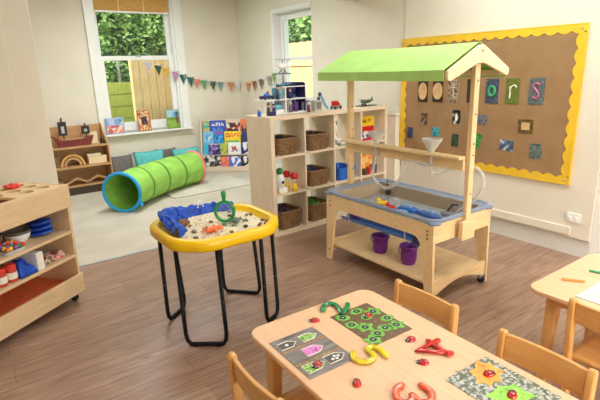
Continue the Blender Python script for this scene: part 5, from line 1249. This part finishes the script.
def ladybird(x, y, rz, label, z=TT+0.0005):
    t = thing('ladybird', label, 'ladybird', (x, y, z), rz, 'painted ladybird pebbles on the number table')
    MB().ball((0, 0, 0.0), 0.0165, 1.2, 0.95, 0.75, 18, half=True).build('shell', LR, t, smooth=True)
    hd = MB().ball((0.0165, 0, 0.001), 0.0098, 0.9, 1.15, 0.8, 12, half=True).build('head', DARK, t, smooth=True)
    for s_ in (-1, 1): MB().ball((0.021, s_*0.005, 0.006), 0.0022, 1, 1, 1, 8).build('eye', WHT, hd, smooth=True)
    MB().tube([(0.0165*1.21*math.cos(a), 0, 0.0165*0.76*math.sin(a)) for a in [PI*(0.12+0.8*i/8) for i in range(9)]], 0.0009, 4).build('wing_line', DARK, t)
    for (a, c) in ((0.006, 0.008), (-0.006, 0.0095), (0.006, -0.008), (-0.006, -0.0095)):
        z_ = 0.0165*0.75*math.sqrt(max(0, 1-(a/0.0198)**2-(c/0.0157)**2))
        MB().ball((a, c, z_-0.001), 0.0038, 1, 1, 0.6, 8).build('spot', DARK, t, smooth=True)
    return t
lb = ladybird(1.041, 1.393, 2.6, 'red ladybird left of the green number 2')
def lby(x, y, rz, label, z=TT+0.0005):
    # one ladybird copied with its parts
    return dup(lb, (x, y, z), rz, label)
lby(0.862, 1.148, 3.6, 'red ladybird sitting on the house mat', TT+0.0037)
lby(0.903, 0.988, 0.9, 'red ladybird alone between the house mat and the number 3')
lby(1.234, 1.283, 3.4, 'red ladybird sitting on the leaf mat', TT+0.0042)
lby(1.239, 1.055, 3.0, 'red ladybird between the leaf mat and the number 4')
lby(1.162, 0.93, 2.3, 'red ladybird just in front of the number 4')
lby(1.277, 0.753, -0.3, 'red ladybird sitting on the orange leaf', TT+0.0037)
lby(1.24, 0.648, 0.4, 'red ladybird sitting on the green leaf', TT+0.0037)
# right hand table
def crayon(p0, p1, mat_, label):
    p0, p1 = Vector((*p0, TT+0.0065)), Vector((*p1, TT+0.0065)); d = p1-p0; L = d.length
    t = thing('crayon', label, 'crayon', p0, math.atan2(d.y, d.x))
    MB().tube([(0, 0, 0), (L*0.88, 0, 0)], 0.006, 6).build('barrel', mat_, t)
    MB().tube([(L*0.88, 0, 0), (L, 0, 0)], [0.0055, 0.002], 6).build('tip', mat_, t)
crayon((2.178, 0.962), (2.232, 0.878), colour('tan_crayon', (196, 138, 60)), 'tan brown crayon on the right hand table')
crayon((2.372, 0.925), (2.40, 0.83), colour('sea_green_crayon', (40, 150, 110)), 'green crayon at the edge of the right hand table')
pp_ = mat_thing('paper_sheet', 2.06, 2.30, 0.55, 0.842, 'pale grey green paper sheet on the right hand table', plain('pale_paper', (206, 220, 204), 0.6), 'paper', 0.0)
MB().box(-0.122, 0.122, -0.147, 0.147, -0.0003, 0.0008).build('paper_edge', colour('dark_mat_edge', (80, 84, 80)), pp_)
# ------------------------------------------------------------------ light
wd = bpy.data.worlds.new('World'); sc.world = wd; wd.use_nodes = True
nt = wd.node_tree; bg = nt.nodes['Background']
sky = nt.nodes.new('ShaderNodeTexSky'); sky.sky_type = 'NISHITA'; sky.sun_disc = False; sky.sun_elevation = math.radians(40); sky.sun_rotation = math.radians(200); sky.air_density = 1.5; sky.dust_density = 4.0
nt.links.new(sky.outputs['Color'], bg.inputs['Color']); bg.inputs['Strength'].default_value = 0.45
def area(name, loc, sx, sy, power, col, rot=(0, 0, 0)):
    l = bpy.data.lights.new(name, 'AREA'); l.shape = 'RECTANGLE'; l.size = sx; l.size_y = sy; l.energy = power; l.color = col
    o = bpy.data.objects.new(name, l); COL.objects.link(o); o.location = loc; o.rotation_euler = rot
    return o
WARM = (0.945, 0.985, 1.02)
for x, y, pw in ((0.3, 0.9, 6), (2.9, 0.9, 22), (1.0, 2.7, 8), (2.9, 2.3, 15)):
    area('ceiling_panel', (x, y, CZ-0.02), 0.9, 0.9, pw, WARM)
for x, y, pw in ((1.7, 5.0, 26), (2.3, 5.4, 16)):
    area('far_ceiling_panel', (x, y, CZ-0.02), 0.8, 0.8, pw, WARM)
area('added_window_fill', (1.9, -2.05, 1.55), 2.4, 1.6, 28, (1.0, 0.99, 0.97), (math.radians(90), 0, 0))  # added fill light outside the added window, softly brightens the near room
sun = bpy.data.lights.new('sun', 'SUN'); sun.energy = 6.0; sun.angle = math.radians(3); sun.color = (1, 0.96, 0.88)
so = bpy.data.objects.new('sun', sun); COL.objects.link(so)
so.rotation_euler = Vector((1.0, 0.25, -0.7)).to_track_quat('-Z', 'Y').to_euler()
# ------------------------------------------------------------------ camera
cam = bpy.data.cameras.new('camera'); co = bpy.data.objects.new('camera', cam); COL.objects.link(co)
cam.sensor_width = 36.0; cam.lens = 472.8/600*36.0; cam.clip_start = 0.05
yaw, pit, rol = (math.radians(a) for a in (35.266, -15.5136, -1.8194))
fwd = Vector((math.sin(yaw)*math.cos(pit), math.cos(yaw)*math.cos(pit), math.sin(pit)))
r0 = Vector((math.cos(yaw), -math.sin(yaw), 0)); u0 = r0.cross(fwd)
r1 = r0*math.cos(rol) + u0*math.sin(rol); u1 = -r0*math.sin(rol) + u0*math.cos(rol)
Mx = Matrix((r1, u1, -fwd)).transposed().to_4x4(); Mx.translation = (0, 0, 1.5)
co.matrix_world = Mx
sc.camera = co
vs = sc.view_settings; vs.view_transform = 'Standard'; vs.look = 'None'; vs.gamma = 1.0; vs.use_curve_mapping = False
vs.exposure = 0.45
sc.cycles.use_denoising = True
sc.cycles.max_bounces = 10; sc.cycles.transparent_max_bounces = 16
